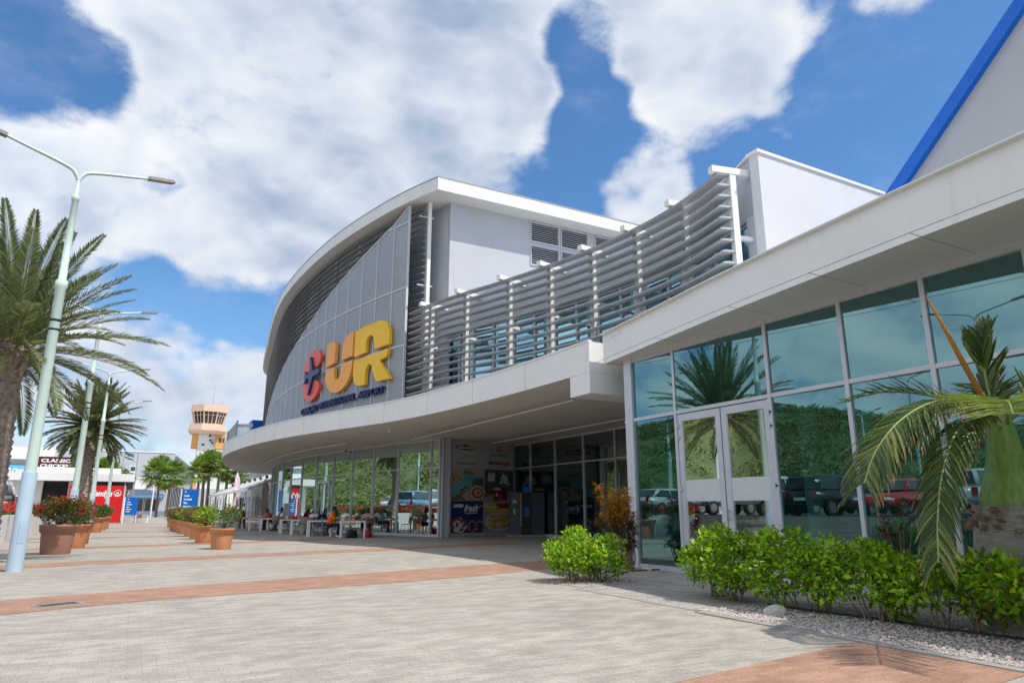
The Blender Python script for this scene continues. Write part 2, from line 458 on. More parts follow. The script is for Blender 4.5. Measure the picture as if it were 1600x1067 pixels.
# planting bed of gravel, broken by the paved path to the glass doors
mb = MB()
mb.add([(6.22,-4,.006),(9.66,-4,.006),(9.66,6.85,.006),(6.22,6.6,.006)], [(0,1,2,3)])
mb.add([(6.35,9.45,.006),(7.6,9.75,.006),(9.0,10.75,.006),(9.66,11.2,.006),(9.66,12.3,.006),(8.6,12.0,.006),(6.6,10.9,.006)], [(0,1,2,3,4,5,6)])
mb.build('gravel_bed', M['gravel'], kind='structure')
mb = MB(); mb.add([(6.2,6.6,.005),(9.66,6.85,.005),(9.66,11.2,.005),(9.0,10.75,.005),(7.6,9.75,.005),(6.2,9.4,.005)], [(0,1,2,3,4,5)])
mb.build('path', M['pave_path'], kind='structure')
mb = MB()
for y0 in [i*.62-3.9 for i in range(17)]:
    mb.box(6.08, 6.22, y0, y0+.61, -.02, .012 + rnd.uniform(0, .006))
mb.build('kerb', M['kerb'], kind='structure')

mb = MB()
def stone(x, y, s):
    a = rnd.uniform(0, pi); q = Matrix.Rotation(a, 3, 'Z') @ Matrix.Rotation(rnd.uniform(-.5, .5), 3, 'X')
    vs = []
    for p in ((1,0,0),(-1,0,0),(0,1,0),(0,-1,0),(0,0,1),(0,0,-.6)):
        v = q @ Vector((p[0]*s*rnd.uniform(.7,1.3), p[1]*s*rnd.uniform(.6,1), p[2]*s*rnd.uniform(.5,.8)))
        vs.append((x+v.x, y+v.y, .010+s*.35+v.z))
    mb.add(vs, [(0,2,4),(2,1,4),(1,3,4),(3,0,4),(2,0,5),(1,2,5),(3,1,5),(0,3,5)])
for i in range(9000):
    x = 6.22 + 3.4*rnd.random()**1.8; y = rnd.uniform(2.4, 6.75)
    stone(x, y, rnd.uniform(.008, .024))
for i in range(3200):
    x = rnd.uniform(6.3, 9.6); y = rnd.uniform(9.3, 12.2)
    lo = 9.45 if x < 6.6 else (9.45 + (x-6.4)*.25 if x < 7.6 else 9.75 + (x-7.6)*.72)
    hi = 10.9 + (x-6.6)*.5
    if lo < y < hi: stone(x, y, rnd.uniform(.008, .022))
mb.build('gravel', M['stone'], kind='stuff')

def rock(loc, s, label):
    bm = bmesh.new(); bmesh.ops.create_icosphere(bm, subdivisions=3, radius=1)
    r = random.Random(int(loc[0]*100))
    pl = [(Vector((r.uniform(-1,1), r.uniform(-1,1), r.uniform(-.3,1))).normalized(), r.uniform(.55,.85)) for _ in range(11)]
    for v in bm.verts:
        for n, d in pl:
            k = v.co.dot(n)
            if k > d: v.co -= n*(k-d)
        v.co = Vector((v.co.x*s[0], v.co.y*s[1], v.co.z*s[2]))
    me = bpy.data.meshes.new('rock'); bm.to_mesh(me); bm.free(); me.materials.append(M['rock'])
    o = bpy.data.objects.new('rock', me); col.objects.link(o); o.location = loc
    tag(o, label, 'rock')
rock((6.72, 6.0, .05), (.17, .12, .085), 'pale rock lying on the gravel in front of the long hedge')
rock((9.25, 11.35, .05), (.13, .1, .07), 'small pale rock on gravel beside the corner of the glass pavilion')

def hose(pts, label):
    t = MB(); t.tube(crom([Vector(p) for p in pts], .15), .012, 6)
    o = t.build('irrigation_hose', M['black']); tag(o, label, 'hose')
hose([(7.1,9.95,.03),(7.6,10.4,.035),(8.3,11.0,.03),(8.9,11.25,.04),(9.5,11.3,.03)], 'black drip hose on gravel running from the round shrub to the pavilion corner')
hose([(7.3,6.6,.03),(7.2,5.8,.05),(7.35,5.1,.04),(7.2,4.4,.06),(7.4,3.6,.04),(7.2,2.6,.04)], 'black drip hose lying along the gravel under the long hedge')

t = thing('drain_grate', 'rusty dark drain grate set into the red brick band at left', 'drain grate', (-.70, 11.08, 0), radians(27))
mb = MB(); mb.box(-.26,.26,-.16,-.135,.004,.012); mb.box(-.26,.26,.135,.16,.004,.012); mb.box(-.26,-.235,-.135,.135,.004,.012); mb.box(.235,.26,-.135,.135,.004,.012)
mb.build('grate_frame', M['frame_dark'], t)
mb = MB()
for i in range(13): mb.box(-.225+i*.0365, -.205+i*.0365, -.134, .134, .004, .011)
mb.build('grate_bar', mat('grate_iron', (.12,.11,.10), .7, .3, 10), t)
mb = MB(); mb.add([(-.234,-.134,.0055),(.234,-.134,.0055),(.234,.134,.0055),(-.234,.134,.0055)], [(0,1,2,3)]); mb.build('grate_pit', M['black'], t)

# raised car park behind a low white wall, and the scrub hill beyond it (what the glass reflects)
mb = MB(); mb.add([(-90,-60,.93),(-4.75,-60,.93),(-4.75,62,.93),(-90,62,.93)], [(0,1,2,3)]); mb.build('parking_lot', M['asphalt'], kind='structure')
mb = MB(); mb.box(-4.6,-4.3,23.5,62,0,.98)
o = mb.build('retaining_wall', M['white']); tag(o, 'low white wall below the red flowering hedge at the left edge', 'wall')
mb = MB()
for k in range(6): mb.box(-4.75+.32*(5-k)-.32, -4.75+.32*(5-k), -40, 23.45, 0, .155*(k+1)-.001*k)
mb.build('steps', M['kerb'], kind='structure')
# hill
import mathutils
def hz(x, y):
    d = max(0, -x-58)
    h = 30*(1-math.exp(-(d/85)**1.6))
    n = mathutils.noise.noise(Vector((x*.012, y*.012, 3)))*7 + mathutils.noise.noise(Vector((x*.05, y*.05, 1)))*1.8
    return .9 + h*(.58 + .13*sin(y*.013+1.2) + .85*min(1, max(0, (y-70)/110))) + n*min(1, d/60)
mb = MB(); nx, ny = 46, 90; vs = []
for i in range(nx):
    for j in range(ny):
        x = -56 - 290*(i/(nx-1))**1.3; y = -220 + 760*j/(ny-1); vs.append((x, y, hz(x, y)))
mb.add(vs, [(i*ny+j, i*ny+j+1, (i+1)*ny+j+1, (i+1)*ny+j) for i in range(nx-1) for j in range(ny-1)], 0, True)
mb.build('hill', M['hill'], kind='structure')
mb = MB()
def clump(c, r, n, leaf, up=.25, flat=.75):
    for _ in range(n):
        d = Vector((rnd.gauss(0,1), rnd.gauss(0,1), rnd.gauss(0,1)*.9+up)).normalized()
        p = Vector(c) + Vector((d.x*r, d.y*r, d.z*r*flat))*rnd.uniform(.6, 1.05)
        nrm = (d + Vector((rnd.uniform(-.7,.7), rnd.uniform(-.7,.7), rnd.uniform(-.3,.8)))).normalized()
        u = nrm.orthogonal().normalized(); u = Quaternion(nrm, rnd.uniform(0, 2*pi)) @ u; w = nrm.cross(u); s = leaf*rnd.uniform(.6, 1.3)
        mb.add([p-u*s, p-w*s*.5, p+u*s, p+w*s*.5], [(0,1,2,3)])
for _ in range(4200):
    x = -57 - 200*rnd.random()**1.3; y = rnd.uniform(-60, 330)
    r = rnd.uniform(.9, 2.8); clump((x, y, hz(x, y)+r*.4), r, 44, r*.2)
for _ in range(170):
    x = rnd.uniform(-57, -46); y = rnd.uniform(-30, 150); r = rnd.uniform(.8, 1.7) if y < 75 else rnd.uniform(1.2, 2.6)
    clump((x, y, 1.0+r*.6), r, 80, r*.2)
mb.build('hillside_scrub', M['leaf_hill'], kind='stuff')

# ------------------------------------------------------------------ terminal building
KS = 1.06
def kz(z): return 1.2+(z-1.2)*KS
ZB, ZT = kz(12.5), kz(13.0); YR, YW = 21.3*KS, 22.07*KS
RP = crom([(x*KS, y*KS) for x, y in ((8.44,21.4),(7.95,22.6),(7.45,24.3),(6.95,26.5),(6.5,29),(6.2,32),(6.03,35),(6.03,38),(6.22,41.3),(6.52,44.3),(7.0,48.4),(7.65,54),(8.4,59.5),(9.6,62.5),(12,64))], .4, 6)
RT = Track(RP)
CP = crom([(9.25,13.2),(9.23,15.2),(9.14,17.2),(8.92,20),(8.62,22.4),(8.16,24.8),(7.24,27.6),(6.03,31.6),(5.1,36.3),(4.68,41.0),(4.56,44.2),(4.72,48),(5.25,52.5),(6.6,59.8),(8.3,65.0),(10.9,68),(14,69.5)], .5, 8)
CT = Track(CP)
SC = .35                                             # screen inset from the roof edge
bld = thing('terminal_building', 'grey and white terminal building with a curved louvred drum and a deep white canopy', 'building', (16, 30, 0))
def part(mb, name, m, parent=bld, **k): return mb.build(name, m, parent, world=True, **k)

def epart(name, parent=bld):
    o = bpy.data.objects.new(name, None); col.objects.link(o); o.parent = parent; o.empty_display_size = .1
    return o
# canopy slab
poly = [(p.x, p.y) for p in CP] + [(27,69.5),(27,13.2)]
mb = MB(); n = len(poly)
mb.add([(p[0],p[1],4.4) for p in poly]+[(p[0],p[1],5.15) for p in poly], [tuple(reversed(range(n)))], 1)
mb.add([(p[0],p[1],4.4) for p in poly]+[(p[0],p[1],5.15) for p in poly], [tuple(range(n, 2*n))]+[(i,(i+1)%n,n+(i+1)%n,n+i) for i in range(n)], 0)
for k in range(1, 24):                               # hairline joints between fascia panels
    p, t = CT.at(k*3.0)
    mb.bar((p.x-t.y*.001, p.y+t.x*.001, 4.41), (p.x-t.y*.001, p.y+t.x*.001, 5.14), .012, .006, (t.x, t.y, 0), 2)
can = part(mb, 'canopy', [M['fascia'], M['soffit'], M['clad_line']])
mb = MB(); mb.box(9.252, 27, 13.203, 14.05, 3.89, 4.397); part(mb, 'canopy_beam', M['white'], can)
mb = MB()
tp = offset([tuple(p) for p in CP], -.025)
mb.wall(tp, 5.15, 5.19, .12); part(mb, 'coping', M['white_clean'], can)
for pts in ([(10.7,16.1),(10.66,22),(10.62,29.1)], [(14.5,14.2),(14.5,28.9)], [(8.5,32.2),(7.6,37),(7.3,43),(7.6,50),(8.28,57.9)]):
    c = crom([Vector((a,b,4.22)) for a,b in pts], .5)
    mb = MB(); mb.tube(c, .022, 8)
    tr = part(mb, 'light_tube', M['white_clean'], can)
    for q in resample(c, 2.2)[:]:
        mb = MB(); mb.tube([(q.x,q.y,4.235),(q.x,q.y,4.4)], .012, 6); part(mb, 'hanger', M['frame_dark'], can)
mb = MB()
mb.tube([(8.9,27.0,4.4),(8.9,27.0,4.34)], .05, 10); mb.ell((8.9,27.0,4.32), (.07,.07,.06))
part(mb, 'security_camera', M['white_clean'], can)
mb = MB(); mb.box(9.93,10.03,37.6,37.7,4.26,4.38); part(mb, 'alarm_beacon', M['red'], can)

# roof
poly = [(p.x, p.y) for p in RP] + [(29,64*KS),(29,YR),(8.46*KS,YR)]
mb = MB(); n = len(poly)
V = [(p[0],p[1],ZB) for p in poly]+[(p[0],p[1],ZT) for p in poly]
mb.add(V, [tuple(reversed(range(n)))], 1)
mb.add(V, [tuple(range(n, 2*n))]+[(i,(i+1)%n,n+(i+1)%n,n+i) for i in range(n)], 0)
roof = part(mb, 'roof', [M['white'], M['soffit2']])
mb = MB(); mb.wall(offset([(29,YR),(8.46*KS,YR)]+[(p.x,p.y) for p in RP[2:]], -.02), ZT, ZT+.035, .1); part(mb, 'roof_edge', M['frame_dark'], roof)
# walls under the roof
inn = [tuple(RT.off(d, -1.25)) for d in [RT.s_of_y(21.5*KS)+k*1.2 for k in range(39)]]
inn = [p for p in inn if p[1] > YW+.25]
mb = MB(); mb.wall([(9.3*KS,YW+.22)]+inn, 5.15, ZB, .2); part(mb, 'drum_wall', M['render_grey'])
mb = MB()
# wall facing the camera, with the louvre openings left out
wins = [(a*KS,b*KS,kz(c),kz(d)) for a,b,c,d in ((12.76,14.13,11.58,12.46),(14.2,15.56,11.58,12.46),(12.76,14.13,10.58,11.46),(14.2,15.56,10.58,11.46),(15.9,17.3,11.58,12.46),(15.9,17.3,10.58,11.46))]
def wb(x0,x1,z0,z1): mb.box(x0 if x0 == 29 else x0*KS, x1 if x1 == 29 else x1*KS, YW, YW+.23, z0 if z0 < 6 else kz(z0), kz(z1))
for q in ((9.3,12.76,5.15,12.5),(12.76,29,5.15,10.58),(12.76,29,12.46,12.5),(12.76,17.3,11.46,11.58),(14.13,14.2,10.58,11.46),(14.13,14.2,11.58,12.46),(15.56,15.9,10.58,11.46),(15.56,15.9,11.58,12.46),(17.3,29,10.58,12.46)): wb(*q)
part(mb, 'upper_wall', M['render_grey'])
for a,b,c,d in wins:
    mb = MB()
    for u in ((a,a+.05,c,d),(b-.05,b,c,d),(a+.05,b-.05,c,c+.05),(a+.05,b-.05,d-.05,d)): mb.box(u[0],u[1],YW-.04,YW+.13,u[2],u[3])
    w = part(mb, 'louvre_window', M['frame'])
    mb = MB(); k = 9
    for i in range(k):
        z = c+.07+(d-c-.14)*(i+.5)/k
        mb.bar((a+.05,YW+.06,z),(b-.05,YW+.06,z), .10, .012, (0,-.6,.8))
    part(mb, 'slat', M['frame'], w)
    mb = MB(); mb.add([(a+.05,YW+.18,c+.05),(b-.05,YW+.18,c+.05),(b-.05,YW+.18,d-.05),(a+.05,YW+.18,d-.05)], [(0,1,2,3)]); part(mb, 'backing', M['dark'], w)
# drum screen: blades, posts, perforated panels
def blade(path, z, w, th, tilt, m, name, parent, flip=1):
    mb = MB(); vs = []; fs = []; n = len(path)
    prof = [(-.5,0),(-.25,.42),(.1,.5),(.4,.28),(.5,0),(.3,-.22),(-.1,-.36),(-.35,-.22)]
    for i, p in enumerate(path):
        a = path[max(i-1,0)]; b = path[min(i+1,n-1)]; t = Vector((b[0]-a[0], b[1]-a[1])).normalized()
        nx, ny = -t.y, t.x                           # outward (-X)
        for u, h in prof:
            uu = u*w; hh = h*th
            x = uu*cos(tilt)-hh*sin(tilt); zz = uu*sin(tilt)+hh*cos(tilt)
            vs.append((p[0]+nx*x, p[1]+ny*x, z+zz))
    k = len(prof)
    for i in range(n-1):
        for j in range(k): fs.append((i*k+j, (i+1)*k+j, (i+1)*k+(j+1)%k, i*k+(j+1)%k))
    mb.add(vs, fs, 0, True)
    mb.add(vs[:k], [tuple(range(k))]); mb.add(vs[-k:], [tuple(reversed(range(k)))])
    return part(mb, name, m, parent)
s0 = RT.s_of_y(22.35*KS)
spath = [tuple(RT.off(s0+k*.55, -SC-.12)) for k in range(int((RT.len-s0-1.5)/.55))]
scr = epart('drum_screen')
for k in range(0, 16):
    p = RT.off(s0+.25+k*2.7, -SC-.42); _, t = RT.at(s0+.25+k*2.7)
    mb = MB(); mb.bar((p.x,p.y,5.15),(p.x,p.y,ZB), .16, .12, (t.x,t.y,0)); part(mb, 'post', M['frame'], scr)
for k in range(29):
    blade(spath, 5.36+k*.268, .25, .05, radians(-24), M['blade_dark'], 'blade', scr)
mb = MB(); p = RT.off(s0-.05, -SC-.28); mb.bar((p.x,p.y,5.15),(p.x,p.y,ZB), .14, .14, (0,1,0)); part(mb, 'end_post', M['white'], scr)
for z in (kz(7.0), kz(9.2), kz(11.9)):
    mb = MB(); q = RT.off(s0+.1, -SC-.02); mb.bar((q.x-.12,q.y+.0,z),(q.x+.5,q.y-.02,z), .05, .05)
    part(mb, 'bracket', M['frame'], scr)
s1 = RT.s_of_y(22.92*KS)
DG = [(a*KS, kz(b)) for a, b in ((0,12.46),(1.1,11.9),(6.4,10.44),(10.4,9.34),(15.7,8.05),(27.5,5.15))]; DE = 27.5*KS
def dz(s):
    for (a,za),(b,zb) in zip(DG, DG[1:]):
        if a <= s <= b: return za+(zb-za)*(s-a)/(b-a)
    return 5.15
PO = -SC+.16
edges = [0] + [.95*KS+1.16*KS*i for i in range(23)] + [DE]
rows = [5.15, kz(7.0), kz(9.2), kz(11.8), kz(12.6)]
pm = MB(); jm = MB()
for i in range(len(edges)-1):
    a, b = edges[i], min(edges[i+1], DE)
    if b <= a: continue
    K = 3
    for q in range(K):
        sa = a+(b-a)*q/K; sb = a+(b-a)*(q+1)/K
        pa = RT.off(s1+sa, PO); pb = RT.off(s1+sb, PO)
        pm.add([(pa.x,pa.y,5.15),(pb.x,pb.y,5.15),(pb.x,pb.y,max(5.151,dz(sb))),(pa.x,pa.y,max(5.152,dz(sa)))], [(0,1,2,3)])
    pa = RT.off(s1+a, PO+.012); _, t = RT.at(s1+a)
    if dz(a) > 5.2: jm.bar((pa.x,pa.y,5.15),(pa.x,pa.y,dz(a)-.02), .055 if i else .10, .03, (t.x,t.y,0))
for z in rows[1:4]:
    smax = max([s*.1 for s in range(292) if dz(s*.1) > z+.03] or [0])
    k = max(2, int(smax/.8))
    for i in range(k):
        pa = RT.off(s1+smax*i/k, PO+.013); pb = RT.off(s1+smax*(i+1)/k, PO+.013)
        jm.bar((pa.x,pa.y,z),(pb.x,pb.y,z), .03, .05)
for i in range(27):
    sa = i*(DE-.1)/27; sb = (i+1)*(DE-.1)/27
    pa = RT.off(s1+sa, PO+.012); pb = RT.off(s1+sb, PO+.012)
    jm.bar((pa.x,pa.y,dz(sa)),(pb.x,pb.y,dz(sb)), .04, .05)
ps = part(pm, 'perforated_panel', M['mesh'])
part(jm, 'panel_frame', M['joint'], ps)

# concave sunshade over the upper windows
BR = crom([(8.62,24.0),(8.95,21.9),(9.6,20.0),(10.15,18.2),(10.62,16.5),(10.93,14.9),(11.1,13.3),(11.1,11.7),(10.95,10.7),(10.77,10.0)], .35, 4)
BR = BR[::-1]
BT = Track(BR)
mb = MB(); posts = [1.05, 3.0, 4.95, 6.65, 8.3, 9.95, 11.65, 13.3]
posts = [BT.len-BT.len*k/13.45 for k in posts]; posts[-1] = .06
sun = epart('sunshade')
for i, s in enumerate(posts):
    p, t = BT.at(s); nx, ny = t.y, -t.x               # path runs -Y: normal pointing inwards
    if nx < 0: nx, ny = -nx, -ny
    pmb = MB(); pmb.bar((p.x+nx*.24,p.y+ny*.24,5.1),(p.x+nx*.24,p.y+ny*.24,8.5), .15, .15, (t.x,t.y,0)); part(pmb, 'post', M['white'], sun)
bp = [(p.x, p.y) for p in resample(BR, .45)]
for k in range(13):
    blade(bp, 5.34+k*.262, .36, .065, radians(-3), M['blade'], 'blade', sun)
for i, s in enumerate(posts):
    p, t = BT.at(s); nx, ny = t.y, -t.x
    if nx < 0: nx, ny = -nx, -ny
    for z, a, w in ((8.58, -.28, .15), (7.0, .3, .10)):
        mb = MB(); mb.bar((p.x+nx*a,p.y+ny*a,z),(p.x+nx*1.1,p.y+ny*1.1,z), .17 if z > 8 else .1, w)
        part(mb, 'beam', M['white'], sun)
# wall and windows behind the sunshade
UW = [(11.42,9.78),(11.9,11.4),(12.0,13.2),(11.85,15.0),(11.55,16.8),(11.1,18.6),(10.5,20.4),(9.95,21.6),(9.8,YW-.01)]
UWc = crom([Vector(p) for p in UW], .4, 1)
UT = Track(UWc)
P2 = [(p.x, p.y) for p in UWc]
mb = MB(); mb.wall(P2, 5.1, 5.45, .2); mb.wall(P2, 7.55, 8.95, .2); mb.bar((P2[0][0]+.14,P2[0][1]+.1,5.44),(P2[0][0]+.14,P2[0][1]+.1,7.56), .30, .28, (0,1,0))
part(mb, 'curved_wall', M['render_grey'])
mb = MB(); k = 15
for i in range(k+1):
    p, t = UT.at(UT.len*i/k)
    mb.bar((p.x+.1,p.y,5.45),(p.x+.1,p.y,7.55), .06, .08, (t.x,t.y,0))
wf = part(mb, 'window_frame', M['frame'])
for z in (5.48, 6.5, 7.52):
    mb = MB(); mb.wall(offset(P2, .07), z-.025, z+.025, .06); part(mb, 'transom', M['frame'], wf)
for i in range(k):
    a, _ = UT.at(UT.len*i/k); b, _ = UT.at(UT.len*(i+1)/k)
    mb = MB(); mb.add([(a.x+.12,a.y,5.45),(b.x+.12,b.y,5.45),(b.x+.12,b.y,7.55),(a.x+.12,a.y,7.55)], [(0,1,2,3)])
    part(mb, 'pane', M['glass_up'], wf)
mb = MB(); mb.wall(offset(P2[3:], 1.1), 5.16, 8.9, .1); part(mb, 'room_wall', M['int_wall'])
# white block at the right end of the sunshade
mb = MB(); mb.box(11.36,26,9.5,9.75,5.0,8.93)
part(mb, 'block_wall', stained('block_render', (.66, .67, .70), .7, .10))
mb = MB(); mb.box(11.32,26.02,9.46,9.8,8.93,9.0); mb.wall([(11.35,9.8)]+[(p[0]-.03,p[1]) for p in P2[2:]], 8.95, 9.0, .3); part(mb, 'coping', M['white_clean'])
mb = MB(); fr_ = [(p[0]+.05,p[1],8.72) for p in P2]+[(26,YW-.02,8.72),(26,9.9,8.72)]
mb.add(fr_, [tuple(reversed(range(len(fr_))))]); part(mb, 'flat_roof', M['clad_line'])

# ground-floor shop fronts under the canopy
BP = crom([(12.25,29.6),(11.3,31.9),(10.75,34.4),(10.28,36.9),(9.85,39.1),(9.45,41.4),(9.12,43.4),(8.92,45.3),(8.8,47.5),(8.78,50),(8.95,53),(9.4,57),(10.3,61),(12,64)], .4, 5)
BY = Track(BP)
def storefront(track, sl, dir_in, trans, top, glassm, framem, skip=()):
    fr = MB()
    for i, s in enumerate(sl):
        p, t = track.at(s); fr.bar((p.x,p.y,0),(p.x,p.y,top), .13, .06, (t.x,t.y,0))
    for i in range(len(sl)-1):
        a, _ = track.at(sl[i]); b, _ = track.at(sl[i+1]); d = (b-a).normalized()*.031
        for z, h in ((.06,.12),(trans,.06),(top-.04,.08)):
            fr.bar((a.x+d.x,a.y+d.y,z),(b.x-d.x,b.y-d.y,z), .10, h)
    F = part(fr, 'shopfront_frame', framem)
    for i in range(len(sl)-1):
        a, _ = track.at(sl[i]); b, _ = track.at(sl[i+1]); d = (b-a).normalized()
        a2 = a+d*.032; b2 = b-d*.032
        for z0, z1 in ((.12,trans-.03),(trans+.03,top-.08)):
            j = rnd.uniform(-.003,.003)
            mb = MB(); mb.add([(a2.x+j,a2.y,z0),(b2.x-j,b2.y,z0),(b2.x-j*.5,b2.y,z1),(a2.x+j*.5,a2.y,z1)], [(0,1,2,3)])
            part(mb, 'window_pane', glassm, F)
    return F
bl = [0,.55] + [.55+2.38*i for i in range(1, 15)]
SF = storefront(BY, bl, 1, 3.08, 4.4, M['glass_shop'], M['frame'])
# grey framed door in the bay
pa, ta = BY.at(bl[5]+.25); pb, tb = BY.at(bl[5]+2.05)
mb = MB()
for q in (pa, (pa+pb)/2, pb): mb.bar((q.x-.09,q.y-.02,.0),(q.x-.09,q.y-.02,2.7), .05, .1, (ta.x,ta.y,0))
mb.bar((pa.x-.09,pa.y,2.73),(pb.x-.09,pb.y,2.73), .05, .12); mb.bar((pa.x-.09,pa.y,.08),(pb.x-.09,pb.y,.08), .05, .1)
part(mb, 'door_frame', M['frame'], SF)
RG = Track([Vector((16.8,30.85)), Vector((16.8,13.6))])
storefront(RG, [0.02, 1.7, 3.97, 6.28, 8.54, 10.8, 13.1, 15.4, 17.2], 1, 3.2, 4.4, M['glass_shop'], M['frame'])
mb = MB(); mb.box(12.3,12.62,29.25,29.58,0,4.4); part(mb, 'column', M['frame'])
mb = MB(); mb.tube([(12.24,29.2,0),(12.24,29.2,4.4)], .045, 8); part(mb, 'drainpipe', M['frame_dark'])
# wall that carries the posters
PA = Vector((12.72,29.5,0)); PB = Vector((16.78,30.75,0)); PD = (PB-PA).normalized(); PN = Vector((PD.y,-PD.x,0))
def pw(u, z, o=0): return PA + PD*u + PN*o + Vector((0,0,z))
PL = (PB-PA).length
mb = MB()
mb.add([pw(0,0),pw(PL,0),pw(PL,4.4),pw(0,4.4), pw(0,0,-.2),pw(PL,0,-.2),pw(PL,4.4,-.2),pw(0,4.4,-.2)], [(0,1,2,3),(5,4,7,6),(4,0,3,7),(1,5,6,2)])
part(mb, 'poster_wall', M['clad_line'])
# interior
mb = MB(); poly = [(p.x+.2,p.y) for p in BP[:-1]]+[(26,62),(26,13.9),(17,13.9),(17,30.9),(12.6,29.8)]
mb.prism(poly, .008, .012); part(mb, 'floor', M['int_floor'])
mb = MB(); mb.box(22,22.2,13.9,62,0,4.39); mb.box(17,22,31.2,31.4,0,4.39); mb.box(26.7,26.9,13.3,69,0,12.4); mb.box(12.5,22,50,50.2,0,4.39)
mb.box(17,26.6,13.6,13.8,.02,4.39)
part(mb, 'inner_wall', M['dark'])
mb = MB()
for x,y in ((14.5,34),(13,40),(12,46)): mb.tube([(x,y,.012),(x,y,4.39)], .22, 14)
part(mb, 'inner_column', M['int_wall'])
mb = MB()
for x in (12.8,14.6,16.4):
    for y in (32,34.5,37,39.5): mb.tube([(x,y,4.39),(x,y,4.375)], .09, 12)
dl = bpy.data.materials.new('downlight'); dl.use_nodes = True
dl.node_tree.nodes['Principled BSDF'].inputs['Emission Color'].default_value = (.9,1,.95,1); dl.node_tree.nodes['Principled BSDF'].inputs['Emission Strength'].default_value = 3
part(mb, 'downlight', dl)
# small plant room and screens standing on the canopy roof
mb = MB(); mb.box(8.3,9.6,62.6,64.5,5.15,8.75); part(mb, 'roof_cabinet', M['sign_blue'])
mb = MB(); mb.bar((6.35,62,5.15),(6.35,62,7.6),.08,.08); mb.bar((7.0,61.6,5.15),(7.0,61.6,8.5),.12,.12)
mb.add([(6.35,62,5.15),(6.95,61.7,5.15),(6.95,61.7,8.4),(6.35,62,7.5)], [(0,1,2,3)]); part(mb, 'roof_screen', M['clad_line'])
mb = MB()
for i in range(12): mb.bar((7.1+i*.1,62,5.15),(7.1+i*.1,62,8.1),.03,.05)
mb.bar((7.05,62,8.12),(8.3,62,8.2),.1,.25); mb.bar((7.05,62,6.3),(8.3,62,6.3),.05,.08); part(mb, 'roof_lattice', M['white'])
mb = MB(); mb.box(7.0,8.3,62.5,62.6,5.15,7.4); part(mb, 'roof_panel', M['tower_orange'])

# ------------------------------------------------------------------ glass pavilion
pav = thing('glass_pavilion', 'teal glass pavilion with a thick curved white roof edge beside the planting bed', 'building', (12, 4, 0))
def pp(mb, name, m, parent=pav, **k): return mb.build(name, m, parent, world=True, **k)
FP = crom([(9.45,12.9),(9.08,10.35),(8.77,8.3),(8.58,6.6),(8.45,5.3),(8.34,4.2),(8.27,2.8),(8.24,.5),(8.3,-3),(8.42,-7)], .4, 3)
poly = [(p.x,p.y) for p in FP]+[(17.5,-7),(17.5,12.9)]
poly = poly[::-1]; n = len(poly); V = [(p[0],p[1],4.55) for p in poly]+[(p[0],p[1],5.25) for p in poly]
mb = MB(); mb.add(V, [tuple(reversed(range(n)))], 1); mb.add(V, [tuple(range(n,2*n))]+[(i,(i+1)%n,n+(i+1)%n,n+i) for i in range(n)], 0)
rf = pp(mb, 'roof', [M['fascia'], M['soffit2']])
fpt = [(p.x,p.y) for p in FP]
mb = MB(); mb.wall(offset(fpt[::-1], .012), 5.25, 5.268, -.1); pp(mb, 'roof_edge', M['white_clean'], rf)
FT = Track(FP); mb = MB()
g = [tuple(FT.off(d*.5, -.24)) for d in range(int(FT.len/.5))]
mb.wall(g, 4.546, 4.5505, .014)
for y in (10.3, 8.0, 6.2, 4.6, 2.8, 1):
    s = FT.s_of_y(y); a = FT.off(s, -.25); mb.box(a.x, 9.6, a.y, a.y+.01, 4.5462, 4.5505)
pp(mb, 'soffit_joint', M['frame_dark'], rf)
mb = MB()
for i in range(11): 
    p, t = FT.at(.28+rnd.random()*.55); mb.ell((p.x-.001,p.y,4.98+rnd.random()*.2), (.006,.012,.012), 6, 4)
pp(mb, 'anchor_hole', M['frame_dark'], rf)
XW = 9.7; ML = [12.1, 10.74, 8.3, 6.78, 5.43, 4.08, 2.7, 1.3, -.1, -1.5, -3]
fr = MB()
fr.box(XW-.09, XW+.09, 12.1, 12.36, 0, 4.55)
fr.box(XW-.1, XW+.1, 12.36, 12.38, 3.10, 3.14)
for y in ML[1:]: fr.box(XW-.07, XW+.07, y-.035, y+.035, 0, 4.55)
for a, b in zip(ML, ML[1:]):
    a2 = a-(.035 if a != 12.1 else 0); b2 = b+.035
    fr.box(XW-.06, XW+.06, b2, a2, 4.44, 4.55); fr.box(XW-.062, XW+.062, b2, a2, 3.11, 3.18)
    if b != 8.3: fr.box(XW-.06, XW+.06, b2, a2, 0, .09)
fr.bar((XW+.1,12.24,4.5),(14,12.24,4.5),.1,.1); fr.bar((XW+.1,12.24,3.15),(14,12.24,3.15),.1,.07); fr.bar((XW+.1,12.24,.05),(14,12.24,.05),.1,.1)
for x in (11.2,12.6,14.0): fr.bar((x,12.24,.1),(x,12.24,4.45),.08,.1,(1,0,0))
WF = pp(fr, 'window_frame', M['frame'])
for a, b in zip(ML, ML[1:]):
    for z0, z1 in ((.09,3.11),(3.18,4.44)):
        if b == 8.3 and z0 < 1: continue
        j = -.022*(a-b)+rnd.uniform(-.003,.003); k = rnd.uniform(-.003,.003)
        mb = MB(); mb.add([(XW+j,a-.02,z0),(XW-j,b+.02,z0),(XW-j+k,b+.02,z1),(XW+j+k,a-.02,z1)], [(0,1,2,3)])
        pp(mb, 'window_pane', M['glass_pav'], WF)
for a, b in ((9.8,11.2),(11.2,12.6),(12.6,14)):
    mb = MB(); mb.add([(a,12.24,.1),(b,12.24,.1),(b,12.24,4.45),(a,12.24,4.45)], [(0,1,2,3)]); pp(mb, 'window_pane', M['glass_pav'], WF)
